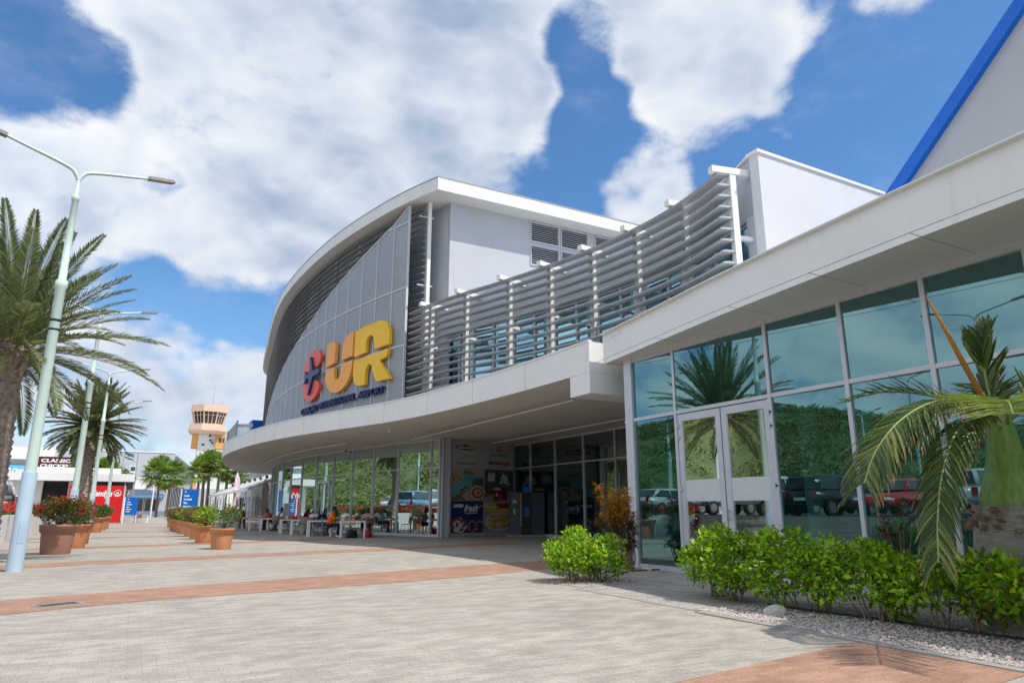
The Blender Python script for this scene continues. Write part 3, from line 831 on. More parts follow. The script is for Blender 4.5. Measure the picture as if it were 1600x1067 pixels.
for (y0, y1, hs) in ((9.515,10.70,1),(8.335,9.485,-1)):
    mb = MB(); x0, x1 = XW-.05, XW+.03; w = .13
    mb.box(x0,x1,y0,y0+w,.02,3.09); mb.box(x0,x1,y1-w,y1,.02,3.09); mb.box(x0,x1,y0+w,y1-w,.02,.2); mb.box(x0,x1,y0+w,y1-w,2.95,3.09)
    d = pp(mb, 'door', M['frame'])
    mb = MB(); mb.add([(XW+.008,y0+w,.2),(XW-.028,y1-w,.2),(XW-.030,y1-w,2.95),(XW+.006,y0+w,2.95)], [(0,1,2,3)]); pp(mb, 'door_pane', M['glass_door'], d)
    mb = MB(); mb.add([(XW-.003,y0+w,1.36),(XW-.036,y1-w,1.36),(XW-.036,y1-w,1.77),(XW-.003,y0+w,1.77)], [(3,2,1,0)]); pp(mb, 'frosted_strip', M['frost'], d)
    yh = y1-.01 if hs == 1 else y0+.01
    for z in (.55,1.6,2.62,2.86):
        mb = MB(); mb.tube([(x0-.025,yh,z-.05),(x0-.025,yh,z+.05)], .022, 8); mb.box(x0-.02,x0,yh-.06,yh+.02,z-.02,z+.02); pp(mb, 'hinge', M['frame'], d)
    yk = y0+.06 if hs == 1 else y1-.06
    if hs == -1:
        mb = MB(); mb.tube([(x0-.05,yk,1.0),(x0-.05,yk,1.2)], .012, 6); mb.tube([(x0,yk,1.02),(x0-.05,yk,1.02)], .01, 6); mb.tube([(x0,yk,1.18),(x0-.05,yk,1.18)], .01, 6); pp(mb, 'door_handle', M['steel'], d)
mb = MB(); mb.box(XW+.08,16,-7,12.2,.008,.012); pp(mb, 'floor', M['int_floor'])
mb = MB(); mb.box(16,16.15,-7,12.2,0,4.54); mb.box(XW,16,-7,-6.8,0,4.54); mb.box(14.05,16,12.2,12.35,0,4.54); pp(mb, 'inner_wall', M['int_wall'])
mb = MB()
for x,y in ((10.9,7.4),(10.9,3.2),(10.9,-1),(13.5,10.6)): mb.tube([(x,y,.012),(x,y,4.54)], .2, 16)
pp(mb, 'inner_column', M['int_pale'])

# gabled building with a blue verge behind the pavilion
gb = thing('gabled_building', 'grey gabled wall edged with a bright blue verge board at the top right corner', 'building', (16, 4, 0))
sl = (10.8-7.85)/(8.46-5.25)
def gz(y): return 7.85+(8.46-y)*sl
mb = MB(); mb.prism([(14.03,9.5),(14.2,9.5),(14.2,-8),(14.03,-8)], 5.0, 5.01)
ya = 1.0
V = [(14.05,10,5.2),(14.05,10,gz(10)-.35),(14.05,ya,gz(ya)-.35),(14.05,-8,gz(10)-.35),(14.05,-8,5.2)]
V2 = [(x+10,y,z) for x,y,z in V]
mb = MB(); mb.add(V+V2, [(0,1,2,3,4),(9,8,7,6,5),(1,6,7,2),(2,7,8,3)]); mb.build('wall', M['clad_line'], gb, world=True)
mb = MB(); h = .36
for (y0,y1) in ((10.2,ya),(-8.2,ya)):
    za = gz(10.2); zb = gz(ya)
    V = [(13.9,y0,za-h),(13.9,y1,zb-h),(13.9,y1,zb),(13.9,y0,za),(14.2,y0,za-h),(14.2,y1,zb-h),(14.2,y1,zb),(14.2,y0,za)]
    mb.add(V, [(0,1,2,3),(5,4,7,6),(3,2,6,7),(1,0,4,5),(0,3,7,4)])
mb.build('verge_board', M['edge_blue'], gb, world=True)

# ------------------------------------------------------------------ lettering
def text_geo(body, size, bold=0.0, shear=0.0, extrude=0.0, align='LEFT', space=1.0):
    cu = bpy.data.curves.new('lettering', 'FONT')
    cu.body = body; cu.size = size; cu.offset = bold; cu.shear = shear; cu.extrude = extrude; cu.align_x = align; cu.space_character = space
    cu.resolution_u = 3
    o = bpy.data.objects.new('lettering', cu); col.objects.link(o)
    dg = bpy.context.evaluated_depsgraph_get()
    me = o.evaluated_get(dg).to_mesh()
    vs = [tuple(v.co) for v in me.vertices]; fs = [tuple(p.vertices) for p in me.polygons]
    o.evaluated_get(dg).to_mesh_clear()
    bpy.data.objects.remove(o); bpy.data.curves.remove(cu)
    return vs, fs

def ring(cx, cy, rx, ry, a0, a1, n=24):
    return [(cx+rx*cos(radians(a0+(a1-a0)*i/n)), cy+ry*sin(radians(a0+(a1-a0)*i/n))) for i in range(n+1)]
def arc(cx, cy, r, a0, a1, n=8): return ring(cx, cy, r, r, a0, a1, n)

sg = thing('airport_sign', 'large red, orange and yellow letters with a blue plane, fixed to the curved drum screen', 'sign', (7, 27, 5.2))
def on_drum(y_left, width, z0, height, poly, depth0, depth1, name, m, parent):
    # poly: outline in unit space (x right as read, y up), wrapped on the screen curve
    sL = RT.s_of_y(y_left)
    def P(x, y, d):
        q = RT.off(sL-x*width, PO+d); return (q.x, q.y, z0+y*height)
    n = len(poly)
    vs = [P(x, y, depth1) for x, y in poly]+[P(x, y, depth0) for x, y in poly]
    fs = [tuple(range(n)), tuple(reversed(range(n, 2*n)))] + [(i, n+i, n+(i+1)%n, (i+1)%n) for i in range(n)]
    mb = MB(); mb.add(vs, fs)
    return mb.build(name, m, parent, world=True)
W = 2.5*KS
Cup = ring(.5,.5,.50,.50,38,172,26) + ring(.5,.5,.19,.21,165,62,14) + [(.62,.655),(.70,.63),(.80,.655),(.87,.72)]
Clo = [(x,1-y) for x,y in Cup]
def letter(name, polys, yl, m):
    for k, p in enumerate(polys):
        o = on_drum(yl*KS, W, kz(5.82), 2.3*KS, p, .04, .19, name, m, sg)
letter('letter_c', [[(x*1.06-.05, y) for x, y in q] for q in (Cup, Clo)], 31.6, M['c_red'])
Ul = [(0,.53),(.36,.56),(.36,.80)] + arc(.22,.83,.14,0,90,6) + [(.02,.98),(0,.96)]
Ur = [(.62,.56),(1.0,.57),(1.0,1.0),(.92,1.0)] + arc(.86,.74,.24,100,170,6)
Ub = [(0,.46),(.36,.48),(.36,.36)] + arc(.49,.36,.13,180,360,10) + [(.62,.49),(1.0,.5),(1.0,.42)] + ring(.5,.42,.5,.42,0,-180,22)
letter('letter_u', [Ul, Ur, Ub], 28.72, M['c_orange'])
Rt = [(0,.53),(.36,.55),(.36,.66)] + arc(.48,.70,.12,170,10,8) + [(.62,.56),(1.02,.57),(1.02,.72)] + ring(.72,.72,.30,.30,0,90,10) + [(.30,1.02),(0,.98)]
Rb = [(0,.46),(1.0,.5)] + arc(.86,.48,.14,0,-50,4) + [(.78,.34),(1.08,.0),(.90,0)] + arc(.78,.14,.14,-90,-150,5) + [(.58,.24)] + arc(.49,.24,.09,20,160,6) + [(.38,.20),(.38,0),(.24,0)] + ring(.24,.22,.24,.22,-90,-180,8)
letter('letter_r', [Rt, Rb], 26.12, M['c_yellow'])
plane = [(1.02,.50),(.94,.545),(.80,.55),(.66,.56),(.50,.86),(.44,.88),(.50,.56),(.34,.535),(.24,.62),(.19,.62),(.22,.50),(.19,.38),(.24,.38),(.34,.465),(.50,.44),(.44,.12),(.50,.14),(.66,.44),(.80,.45),(.94,.455)]
on_drum(31.65*KS, W, kz(5.82), 2.3*KS, plane, .20, .30, 'plane_emblem', M['navy'], sg)
vs, fs = text_geo('CURAÇAO  INTERNATIONAL  AIRPORT', 1.0, .010, space=1.06)
mxx = max(v[0] for v in vs); sL = RT.s_of_y(31.75*KS); Wt = sL-RT.s_of_y(23.95*KS); k = .38
mb = MB(); front = []
for v in vs:
    q = RT.off(sL-v[0]/mxx*Wt, PO+.17); front.append((q.x, q.y, kz(5.36)+v[1]*k))
back = []
for v in vs:
    q = RT.off(sL-v[0]/mxx*Wt, PO+.03); back.append((q.x, q.y, kz(5.36)+v[1]*k))
from collections import Counter
def solid(front, back, fs):
    mb = MB(); n = len(front)
    ec = Counter()
    for f in fs:
        for a, b in zip(f, f[1:]+f[:1]): ec[(min(a,b), max(a,b))] += 1
    F = list(fs) + [tuple(n+i for i in reversed(f)) for f in fs]
    for f in fs:
        for a, b in zip(f, f[1:]+f[:1]):
            if ec[(min(a,b), max(a,b))] == 1: F.append((b, a, n+a, n+b))
    mb.add(front+back, F); return mb
solid(front, back, fs).build('small_lettering', M['navy'], sg, world=True)

# flat artwork helper: layers on a plane given by origin, right and up vectors
class Art:
    def __init__(s, o, r, u, nrm):
        s.o = Vector(o); s.r = Vector(r); s.u = Vector(u); s.n = Vector(nrm); s.mb = {}
        s.lay = 0
    def P(s, x, y, k): return s.o + s.r*x + s.u*y + s.n*(.003 + .0022*k)
    def poly(s, pts, m, k=1):
        mb = s.mb.setdefault(m, MB()); mb.add([s.P(x, y, k) for x, y in pts], [tuple(range(len(pts)))])
    def rect(s, x0, y0, x1, y1, m, k=0): s.poly([(x0,y0),(x1,y0),(x1,y1),(x0,y1)], m, k)
    def disc(s, cx, cy, rx, ry, m, k=1, n=20, rot=0):
        c, q = cos(rot), sin(rot)
        s.poly([(cx+rx*cos(2*pi*i/n)*c-ry*sin(2*pi*i/n)*q, cy+rx*cos(2*pi*i/n)*q+ry*sin(2*pi*i/n)*c) for i in range(n)], m, k)
    def annulus(s, cx, cy, r, w, a0, a1, m, k=1, sy=1, n=16):
        pts = ring(cx, cy, r, r*sy, a0, a1, n) + ring(cx, cy, r-w, (r-w)*sy, a1, a0, n)
        for i in range(n):
            s.poly([pts[i], pts[i+1], pts[2*n-i], pts[2*n+1-i]], m, k)
    def text(s, t, x, y, size, m, k=3, bold=0, shear=0, fit=None, align='LEFT'):
        vs, fs = text_geo(t, size, bold, shear, 0, align)
        sc = 1
        if fit:
            lo = min(v[0] for v in vs); hi = max(v[0] for v in vs); sc = fit/(hi-lo)
        mb = s.mb.setdefault(m, MB()); mb.add([s.P(x+v[0]*sc, y+v[1], k) for v in vs], fs)
    def done(s, parent, names):
        for m, mb in s.mb.items(): mb.build(names.get(m, 'artwork'), M[m], parent, world=True)

def col_(n, c, r=.6, v=.1, sc=6, **k): M[n] = mat(n, c, r, v, sc, **k)
col_('p_grey', (.50,.50,.50), v=.03); col_('p_slate', (.075,.085,.105), v=.35, sc=1.5); col_('p_teal', (.16,.42,.40), v=.1); col_('p_teal_d', (.05,.14,.14)); col_('p_tan', (.46,.38,.30), v=.2, sc=2)
col_('p_bun', (.42,.20,.08), v=.45, sc=9); col_('p_bun_d', (.22,.085,.03), v=.35, sc=9); col_('p_cream', (.72,.62,.50), v=.15, sc=12); col_('p_blue', (.018,.03,.16), v=.12, sc=2); col_('p_wood', (.20,.13,.09), v=.3, sc=3, stretch=(1,8,8))
col_('p_maroon', (.14,.012,.02), v=.2); col_('p_plate', (.62,.64,.66), v=.06); col_('p_yel', (.66,.44,.08), v=.2); col_('p_gold', (.50,.34,.05)); col_('p_ink', (.03,.03,.03)); col_('p_blueink', (.02,.12,.30)); col_('p_redink', (.30,.02,.015)); col_('p_table', (.34,.30,.29), v=.2, sc=2)
EX = {'ink':'white_lettering','p_ink':'black_lettering','p_blueink':'blue_lettering','p_redink':'red_lettering'}
def poster(name, label, u0, u1, z0, z1, fn, group=None):
    e = thing(name, label, 'poster', pw(u0, z0, .02), 0, group)
    a = Art(pw(u0, z0, .004), PD*(u1-u0), Vector((0,0,1))*(z1-z0), PN)
    fn(a, (z1-z0)/(u1-u0)); a.done(e, EX)
u0, um, u1 = .10, PL*.505, PL-.1
uA, uB = um-.04, um+.04
asp = lambda: None
def logos1(a, r):
    a.rect(0,0,1,1,'p_grey',0)
    a.disc(.42,.76,.33,.09,'p_ink',1); a.rect(.14,.69,.70,.83,'p_ink',1); a.disc(.42,.84,.07,.05,'p_ink',1)
    a.text('CINNABON', .15,.725,.105,'ink',3,.006,fit=.54)
    a.rect(.36,.34,.50,.46,'p_gold',1); a.disc(.37,.47,.03,.03,'p_gold',1); a.disc(.43,.48,.03,.035,'p_gold',1); a.disc(.49,.47,.03,.03,'p_gold',1)
    a.annulus(.405,.40,.03,.012,0,360,'p_grey',2); a.annulus(.455,.40,.03,.012,0,360,'p_grey',2)
    a.text("Auntie Anne's", .12,.09,.13,'p_blueink',3,.004,fit=.62)
def logos2(a, r):
    a.rect(0,0,1,1,'p_grey',0)
    a.rect(.40,.72,.58,.93,'p_redink',1); a.rect(.42,.74,.56,.91,'p_grey',2); a.poly([(.43,.75),(.55,.75),(.49,.90)],'p_redink',3); a.disc(.49,.80,.03,.03,'p_grey',4)
    a.text('Juan Valdez', .18,.50,.17,'p_ink',3,.002,.35,fit=.62)
    a.text('MINI PANCAKES', .12,.16,.15,'p_redink',3,.012,fit=.74); a.text('& more', .55,.06,.10,'p_ink',4,0,.3,fit=.22)
poster('logo_panel', 'pale panel with a black logo above gold and blue ones, left on the poster wall', u0, uA, 3.17, 4.33, logos1)
poster('logo_panel', 'pale panel with a handwritten logo above dark red capitals, right on the poster wall', uB, u1, 3.17, 4.33, logos2)
def swirl(a, cx, cy, r, k0, s=1.0):
    a.disc(cx,cy,r,r*s,'p_bun',k0)
    for i, q in enumerate((.88,.62,.38,.18)):
        a.annulus(cx+.01*i,cy,r*q,r*.13,20*i,330+20*i,'p_cream' if i%2==0 else 'p_bun_d',k0+1,s,14)
def recipe(a, r):
    a.rect(0,0,1,1,'p_wood',0)
    a.poly([(0,.80),(1,.72),(1,1),(0,1)],'p_tan',1)
    a.poly([(.30,.72),(1,.66),(1,.50),(.70,.42)],'p_teal_d',2)
    a.poly([(0,.08),(0,.60),(.34,.74),(.66,.64),(.62,.42)],'p_teal',3)
    a.poly([(0,.60),(.34,.74),(.66,.64),(.9,.72),(.55,.84),(.1,.78)],'p_teal',2)
    a.poly([(.24,.30),(.28,.27),(.50,.42),(.46,.45)],'p_ink',4); 
    a.text('Recipe', .34,.82,.15,'p_ink',5,.002,.35,fit=.36)
    swirl(a,.13,.66,.17,4,.8)
    a.poly([(.30,.15),(.62,.40),(1,.30),(1,0),(.45,0)],'p_tan',2)
    swirl(a,.80,.24,.27,5,.95)
poster('recipe_poster', 'poster of teal boxes and a swirled cinnamon bun, above the blue poster', u0, uA, 1.62, 3.10, recipe)
def baked(a, r):
    a.rect(0,0,1,1,'p_blue',0)
    a.text('BAKED', .07,.80,.13,'ink',3,.012,fit=.30)
    a.text('fresh', .38,.68,.30,'ink',3,.010,.45,fit=.44); a.poly([(.80,.78),(1.0,.86),(1.0,.875),(.79,.80)],'ink',3)
    a.text('ALL DAY LONG', .42,.60,.055,'ink',3,.003,fit=.38)
    a.poly([(.08,.05),(.36,.0),(.50,.20),(.30,.48),(.06,.38)],'p_plate',1)
    for x,y,t in ((.10,.40,.5),(.18,.26,1.2),(.32,.36,2.0),(.40,.24,.9),(.22,.44,2.3),(.06,.16,1.0),(.32,.10,.7),(.44,.34,1.6),(.02,.30,.8)):
        a.disc(x,y,.075,.05,'p_bun_d' if (x*100)%2<1 else 'p_bun',3,12,t)
    for cx in (.66,.90): a.annulus(cx,.20,.16,.065,-60,230,'p_bun',2,1.25); a.annulus(cx+.01,.21,.145,.02,-20,200,'p_bun_d',3,1.25)
    a.poly([(.62,.02),(.80,.28),(.84,.25),(.68,0)],'p_bun',3)
poster('blue_bakery_poster', 'navy blue poster with white script and pretzels, bottom left of the poster wall', u0, uA, .16, 1.60, baked)
def coffee(a, r):
    a.rect(0,0,1,1,'p_slate',0); a.poly([(0,0),(1,0),(1,.36),(.55,.36),(0,.16)],'p_table',1)
    for y,t in ((.80,'100%'),(.73,'COLOMBIAN'),(.66,'COFFEE')): a.text(t,.10,y,.075,'ink',3,.004,fit=.24)
    a.rect(.10,.89,.34,.905,'ink',3); a.rect(.10,.63,.34,.642,'ink',3)
    a.poly([(.56,.10),(.76,.10),(.82,.55),(.52,.55)],'p_maroon',2); a.poly([(.54,.46),(.8,.46),(.82,.55),(.52,.55)],'p_bun_d',3)
    for i in range(16): a.disc(.67+.14*cos(i*2.4)*(1-i/22), .58+.016*i+.02*sin(i), .06,.045,'p_plate',3+i%2,10,i)
    a.poly([(.32,.06),(.50,.06),(.56,.42),(.27,.42)],'p_redink',4); a.disc(.415,.42,.15,.045,'p_plate',5); a.disc(.415,.42,.12,.032,'p_cream',6); a.disc(.41,.25,.045,.05,'p_plate',5)
poster('coffee_poster', 'dark slate poster with red cups and whipped cream, right side of the poster wall', uB, u1, 1.52, 3.10, coffee)
def pancakes(a, r):
    a.rect(0,0,1,1,'p_table',0); a.rect(0,.72,1,1,'p_yel',1); a.rect(0,.84,.5,.9,'p_cream',2); a.rect(.42,.83,.86,.99,'p_redink',2); a.poly([(0,.72),(1,.72),(1,.62),(0,.66)],'p_tan',2)
    a.disc(.5,.36,.50,.33,'p_plate',3,28); a.disc(.5,.36,.43,.27,'p_grey',4,28); 
    for x,y in ((.16,.42),(.30,.54),(.52,.58),(.72,.52),(.86,.40),(.14,.26),(.36,.40),(.62,.40),(.80,.28),(.32,.20),(.52,.26),(.46,.48),(.66,.22)):
        a.disc(x,y,.13,.095,'p_bun',5,16); a.disc(x-.01,y+.012,.11,.075,'p_cream' if (x*50)%3>1 else 'p_yel',6,16); a.disc(x+.015,y,.05,.03,'p_bun',7,10)
poster('pancake_poster', 'poster of small round pancakes on a white plate, bottom right of the poster wall', uB, u1, .16, 1.50, pancakes)

# dark self-service machine standing in front of the right-hand shop glass
vm = thing('parking_ticket_machine', 'tall dark grey machine with a yellow stripe beside the poster wall', 'machine', (16.1, 28.35, 0), radians(-20))
mb = MB(); mb.box(-.95,.9,-.45,.45,.0,.09); mb.build('plinth', M['kerb'], vm)
mb = MB(); mb.box(-.78,-.30,-.36,.36,.09,1.98); mb.build('side_panel', mat('machine_grey', (.08,.09,.12), .35, .1), vm)
mb = MB(); mb.box(-.30,.20,-.38,.36,.09,1.98); mb.build('body', M['black'], vm)
mb = MB(); mb.box(.20,.78,-.36,.36,.09,1.96); mb.build('cabinet', mat('machine_slate', (.05,.06,.08), .3, .1), vm)
mb = MB(); mb.box(-.335,-.295,-.392,-.36,.45,1.95); mb.build('stripe', M['p_gold'], vm)
mb = MB(); mb.box(-.22,.14,-.36,-.2,1.98,2.22); mb.build('display', M['sign_blue'], vm)
mb = MB(); mb.box(-.70,-.52,-.372,-.36,1.50,1.62); mb.box(-.66,-.58,-.372,-.36,1.0,1.24); mb.build('keypad', M['p_grey'], vm)
mb = MB(); mb.box(-.18,.08,-.39,-.38,.9,1.3); mb.build('label_panel', M['p_blueink'], vm)

# ------------------------------------------------------------------ lamp posts
def make_lamp(name='street_lamp', label=None, group='double armed street lamps'):
    t = thing(name, label, 'street lamp', (0,0,0), 0, group)
    mb = MB(); mb.lathe([(.15,0),(.147,.05),(.137,1.93),(.132,1.95)], 20); mb.build('base_sleeve', M['pole_base'], t)
    mb = MB(); mb.box(-.05,.05,-.146,-.137,.55,.95); mb.build('access_door', M['pole_base'], t)
    mb = MB(); mb.lathe([(.110,1.95),(.098,5.9),(.125,5.95),(.125,6.08),(.080,6.12),(.066,8.0),(.084,8.02),(.084,8.12),(.048,8.15),(.044,8.62)], 18); mb.build('pole', M['pole'], t)
    mb = MB(); mb.lathe([(.098,5.15),(.106,5.17),(.106,5.21),(.098,5.22)], 18); mb.build('cable_band', M['black'], t); mb = MB(); mb.lathe([(.098,4.95),(.107,4.97),(.106,5.0),(.098,5.01)], 18); mb.build('cable_band', M['black'], t)
    for s in (1, -1):
        c = crom([Vector((0,0,8.5)),Vector((s*.12,0,8.72)),Vector((s*.45,0,8.84)),Vector((s*1.05,0,8.98)),Vector((s*1.55,0,9.10))], .1)
        mb = MB(); mb.tube(c, [.045-.015*i/len(c) for i in range(len(c))], 10); mb.build('arm', M['pole'], t)
        mb = MB(); mb.bar((s*1.42,0,9.075),(s*1.98,0,9.17),.16,.075); mb.ell((s*1.98,0,9.17),(.06,.08,.04)); mb.build('lamp_head', M['lamp'], t)
    return t
lamps = [(-1.93,17.3,0,8,'tallest nearest lamp post, in front of the near date palm'),
         (-1.95,30.7,0,5,'second lamp post from the front, just left of the far date palm trunk'),
         (-1.96,44.2,0,5,'third lamp post, standing beside the flowerpots in front of the far palm trunk'),
         (-1.6,57.6,0,3,'farthest lamp post, in shade before the red wall')]
L0 = make_lamp()
for i, (x,y,z,a,l) in enumerate(lamps):
    o = L0 if i == 0 else copy_tree(L0)
    o.location = (x,y,z); o.rotation_euler.z = radians(a+8); o['label'] = l
for i, (x,y) in enumerate([(-14,30),(-14,14),(-27,24),(-27,46),(-42,36),(-42,60),(-30,70),(-16,54)]):
    o = copy_tree(L0); o.location = (x,y,.93); o.rotation_euler.z = radians(80+i*4); o['label'] = 'pale lamp post in the raised car park, seen in the glass'; o['group'] = 'lamp posts in the car park'

# ------------------------------------------------------------------ foliage
def leaf(mb, p, d, nrm, L, w, mi=0, curl=.12):
    d = Vector(d).normalized(); s = d.cross(nrm)
    if s.length < 1e-4: s = d.orthogonal()
    s.normalize(); n = s.cross(d)
    b = Vector(p); t = b + d*L - n*(L*curl)
    m = b + d*(L*.45) - n*(w*.25)
    mb.add([b, b+d*(L*.42)+s*w*.5, t, b+d*(L*.42)-s*w*.5, m], [(0,4,1),(1,4,2),(0,3,4),(3,2,4)], mi)

def foliage(blobs, n, L, w, rr, up=.5, inner=.55, mi=None, shell=.8):
    mb = MB(); tot = sum(b[1][0]*b[1][1] + b[1][0]*b[1][2] for b in blobs)
    for c, r in blobs:
        k = int(n*(r[0]*r[1]+r[0]*r[2])/tot)
        for _ in range(k):
            d = Vector((rr.gauss(0,1), rr.gauss(0,1), rr.gauss(0,1))).normalized()
            f = inner + (1.06-inner)*rr.random()**shell
            p = Vector((c[0]+d.x*r[0]*f, c[1]+d.y*r[1]*f, c[2]+d.z*r[2]*f))
            if p.z < .03: continue
            q = (d*.8 + Vector((rr.uniform(-.8,.8), rr.uniform(-.8,.8), rr.uniform(-.2,.8)))).normalized()
            nr = (Vector((0,0,1))*up + d*.5 + Vector((rr.uniform(-.6,.6), rr.uniform(-.6,.6), rr.uniform(-.3,.4)))).normalized()
            s = rr.uniform(.45, 1.35)
            leaf(mb, p, q, nr, L*s, w*s, 0 if mi is None else mi(p, rr), rr.uniform(.05,.3))
    return mb

def shrub(name, label, cat, loc, blobs, n, L, w, lm, seed, group=None, nstem=9, sh=.45, clear=0):
    rr = random.Random(seed); t = thing(name, label, cat, loc, 0, group)
    # break the outline: many small satellites on each blob
    bl = []
    for c, r in blobs:
        bl.append((c, (r[0]*.86, r[1]*.86, r[2]*.86)))
        for _ in range(int(12*max(r)/.5)+6):
            d = Vector((rr.gauss(0,1), rr.gauss(0,1), rr.gauss(.25,.8))).normalized(); k = rr.uniform(.13,.24)
            bl.append(((c[0]+d.x*r[0]*.85, c[1]+d.y*r[1]*.85, max(.12+clear, c[2]+d.z*r[2]*.85)), (k*.8,k*.8,k*.75)))
    foliage(bl, n, L, w, rr, inner=.45).build('foliage', lm, t)
    tops = []
    for c, r in blobs:
        for _ in range(nstem): tops.append((c[0]+rr.uniform(-.7,.7)*r[0], c[1]+rr.uniform(-.7,.7)*r[1], c[2]+rr.uniform(-.3,.5)*r[2]))
    mb = MB()
    for q in tops:
        c = min((b[0] for b in blobs), key=lambda c: (c[0]-q[0])**2+(c[1]-q[1])**2)
        b = Vector((c[0]*.9+rr.uniform(-.14,.14), c[1]*.9+rr.uniform(-.14,.14), 0)); q = Vector(q)
        m = b.lerp(q, .5)+Vector((rr.uniform(-.06,.06), rr.uniform(-.06,.06), .04))
        c_ = crom([b, m, q], .12); mb.tube(c_, [.011-.006*i/len(c_) for i in range(len(c_))], 5)
    mb.build('stem', M['stem'], t)
    return t

shrub('round_shrub', 'round bright green shrub on gravel, left of the paved path to the doors', 'shrub', (6.95,10.25,0),
      [((0,0,.47),(.56,.52,.38)),((.3,-.15,.42),(.42,.4,.34)),((-.25,.1,.38),(.42,.42,.32))], 4400, .074, .042, M['leaf_hedge'], 3, nstem=7)
HG = 'shrubs of the long hedge in front of the pavilion'
hedges = [((7.25,7.35,0), [((0,0,.52),(.50,.52,.40)),((.22,.32,.45),(.36,.36,.34)),((0,-.35,.48),(.45,.4,.38))], 3400, 'leftmost brightest hedge shrub, sunlit and dense, under the glass doors'),
          ((7.28,6.25,0), [((0,0,.50),(.50,.52,.37)),((.1,-.4,.46),(.42,.36,.34))], 2700, 'second hedge shrub from the left, with white blossom specks, behind the pale rock'),
          ((7.33,5.28,0), [((0,0,.46),(.46,.48,.34)),((.05,-.35,.44),(.4,.34,.3))], 2200, 'third hedge shrub from the left with bare stems showing, below the drooping palm frond'),
          ((7.4,4.42,0), [((0,.05,.45),(.42,.42,.28)),((.1,-.3,.47),(.36,.34,.28))], 1700, 'thin open hedge shrub with many bare stems, second from the right edge'),
          ((7.45,3.55,0), [((0,.05,.52),(.46,.46,.32)),((0,-.4,.52),(.46,.4,.34))], 2100, 'rightmost hedge shrub with larger darker leaves at the foot of the bottle palm')]
for i, (loc, bl, n, lab) in enumerate(hedges):
    bl = [((c[0], c[1], c[2]+.02), r) for c, r in bl]
    shrub('hedge_shrub', lab, 'shrub', loc, bl, int(n*1.3), .072 if i < 4 else .088, .041 if i < 4 else .052, M['leaf_hedge'], 20+i, HG, nstem=7, clear=.08)
mb = MB(); sh_ = [o for o in bpy.data.objects if o.name == 'hedge_shrub.001'][0]; rr = random.Random(4)
for _ in range(16):
    a = rr.uniform(0, 2*pi); p = Vector((.46*cos(a)-.08, .46*sin(a), rr.uniform(.45, .95)))
    for k in range(5): leaf(mb, p, (cos(k*1.26), sin(k*1.26), .5), Vector((0,0,1)), .035, .022)
mb.build('blossom', M['white_clean'], sh_)
# croton with narrow orange and dark leaves
t = thing('croton', 'tall croton bush with orange and yellow narrow leaves at the pavilion corner', 'shrub', (8.86,11.62,0))
rr = random.Random(5); mb = MB(); mh = MB(); ml = MB()
tips = [(-.52,.1,1.66),(-.32,-.05,1.42),(-.12,.1,1.56),(.08,-.05,1.60),(.2,.1,1.45),(-.42,.05,1.15),(-.1,0,1.25),(.1,.05,1.2),(-.62,.0,.98),(.28,0,1.1),(-.22,.1,1.02),(.1,-.1,.95),(.34,.05,.85),(-.12,.05,.82),(.2,-.05,.66),(.32,.1,.52),(.06,0,.48),(-.02,.1,1.4),(-.25,0,1.3),(.0,.15,1.08)]
for q in tips:
    q = Vector(q); b = Vector((.16+rr.uniform(-.08,.08), rr.uniform(-.08,.08), 0))
    c = crom([b, b.lerp(q,.5)+Vector((.05,rr.uniform(-.05,.05),-.02)), q], .12); mb.tube(c, .010, 5)
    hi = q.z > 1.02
    for j in range(5 if hi else 4):
        f = 1-j*.055; p = b.lerp(q, f) if j else q
        for k in range(17 if hi else 18):
            a = rr.uniform(0, 2*pi); e = rr.uniform(-.3,.95)
            d = Vector((cos(a)*cos(e), sin(a)*cos(e), sin(e)))
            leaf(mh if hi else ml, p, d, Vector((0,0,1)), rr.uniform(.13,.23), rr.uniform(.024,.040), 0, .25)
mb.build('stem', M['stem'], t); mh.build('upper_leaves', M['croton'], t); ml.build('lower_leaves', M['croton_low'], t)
t = thing('croton', 'small croton with reddish leaves against the glass, behind the hedge under the palm frond', 'shrub', (8.75,5.75,0))
mb = MB(); mh = MB()
for i in range(16):
    q = Vector((rr.uniform(-.2,.2), rr.uniform(-.2,.2), rr.uniform(.5,1.25))); c = crom([Vector((0,0,0)), q*.5+Vector((.03,0,0)), q], .15); mb.tube(c, .008, 5)
    for k in range(22):
        a = rr.uniform(0,2*pi); e = rr.uniform(-.3,.9); leaf(mh, q, (cos(a)*cos(e), sin(a)*cos(e), sin(e)), Vector((0,0,1)), rr.uniform(.1,.17), .02, 0, .25)
mb.build('stem', M['stem'], t); mh.build('foliage', M['croton_low'], t)

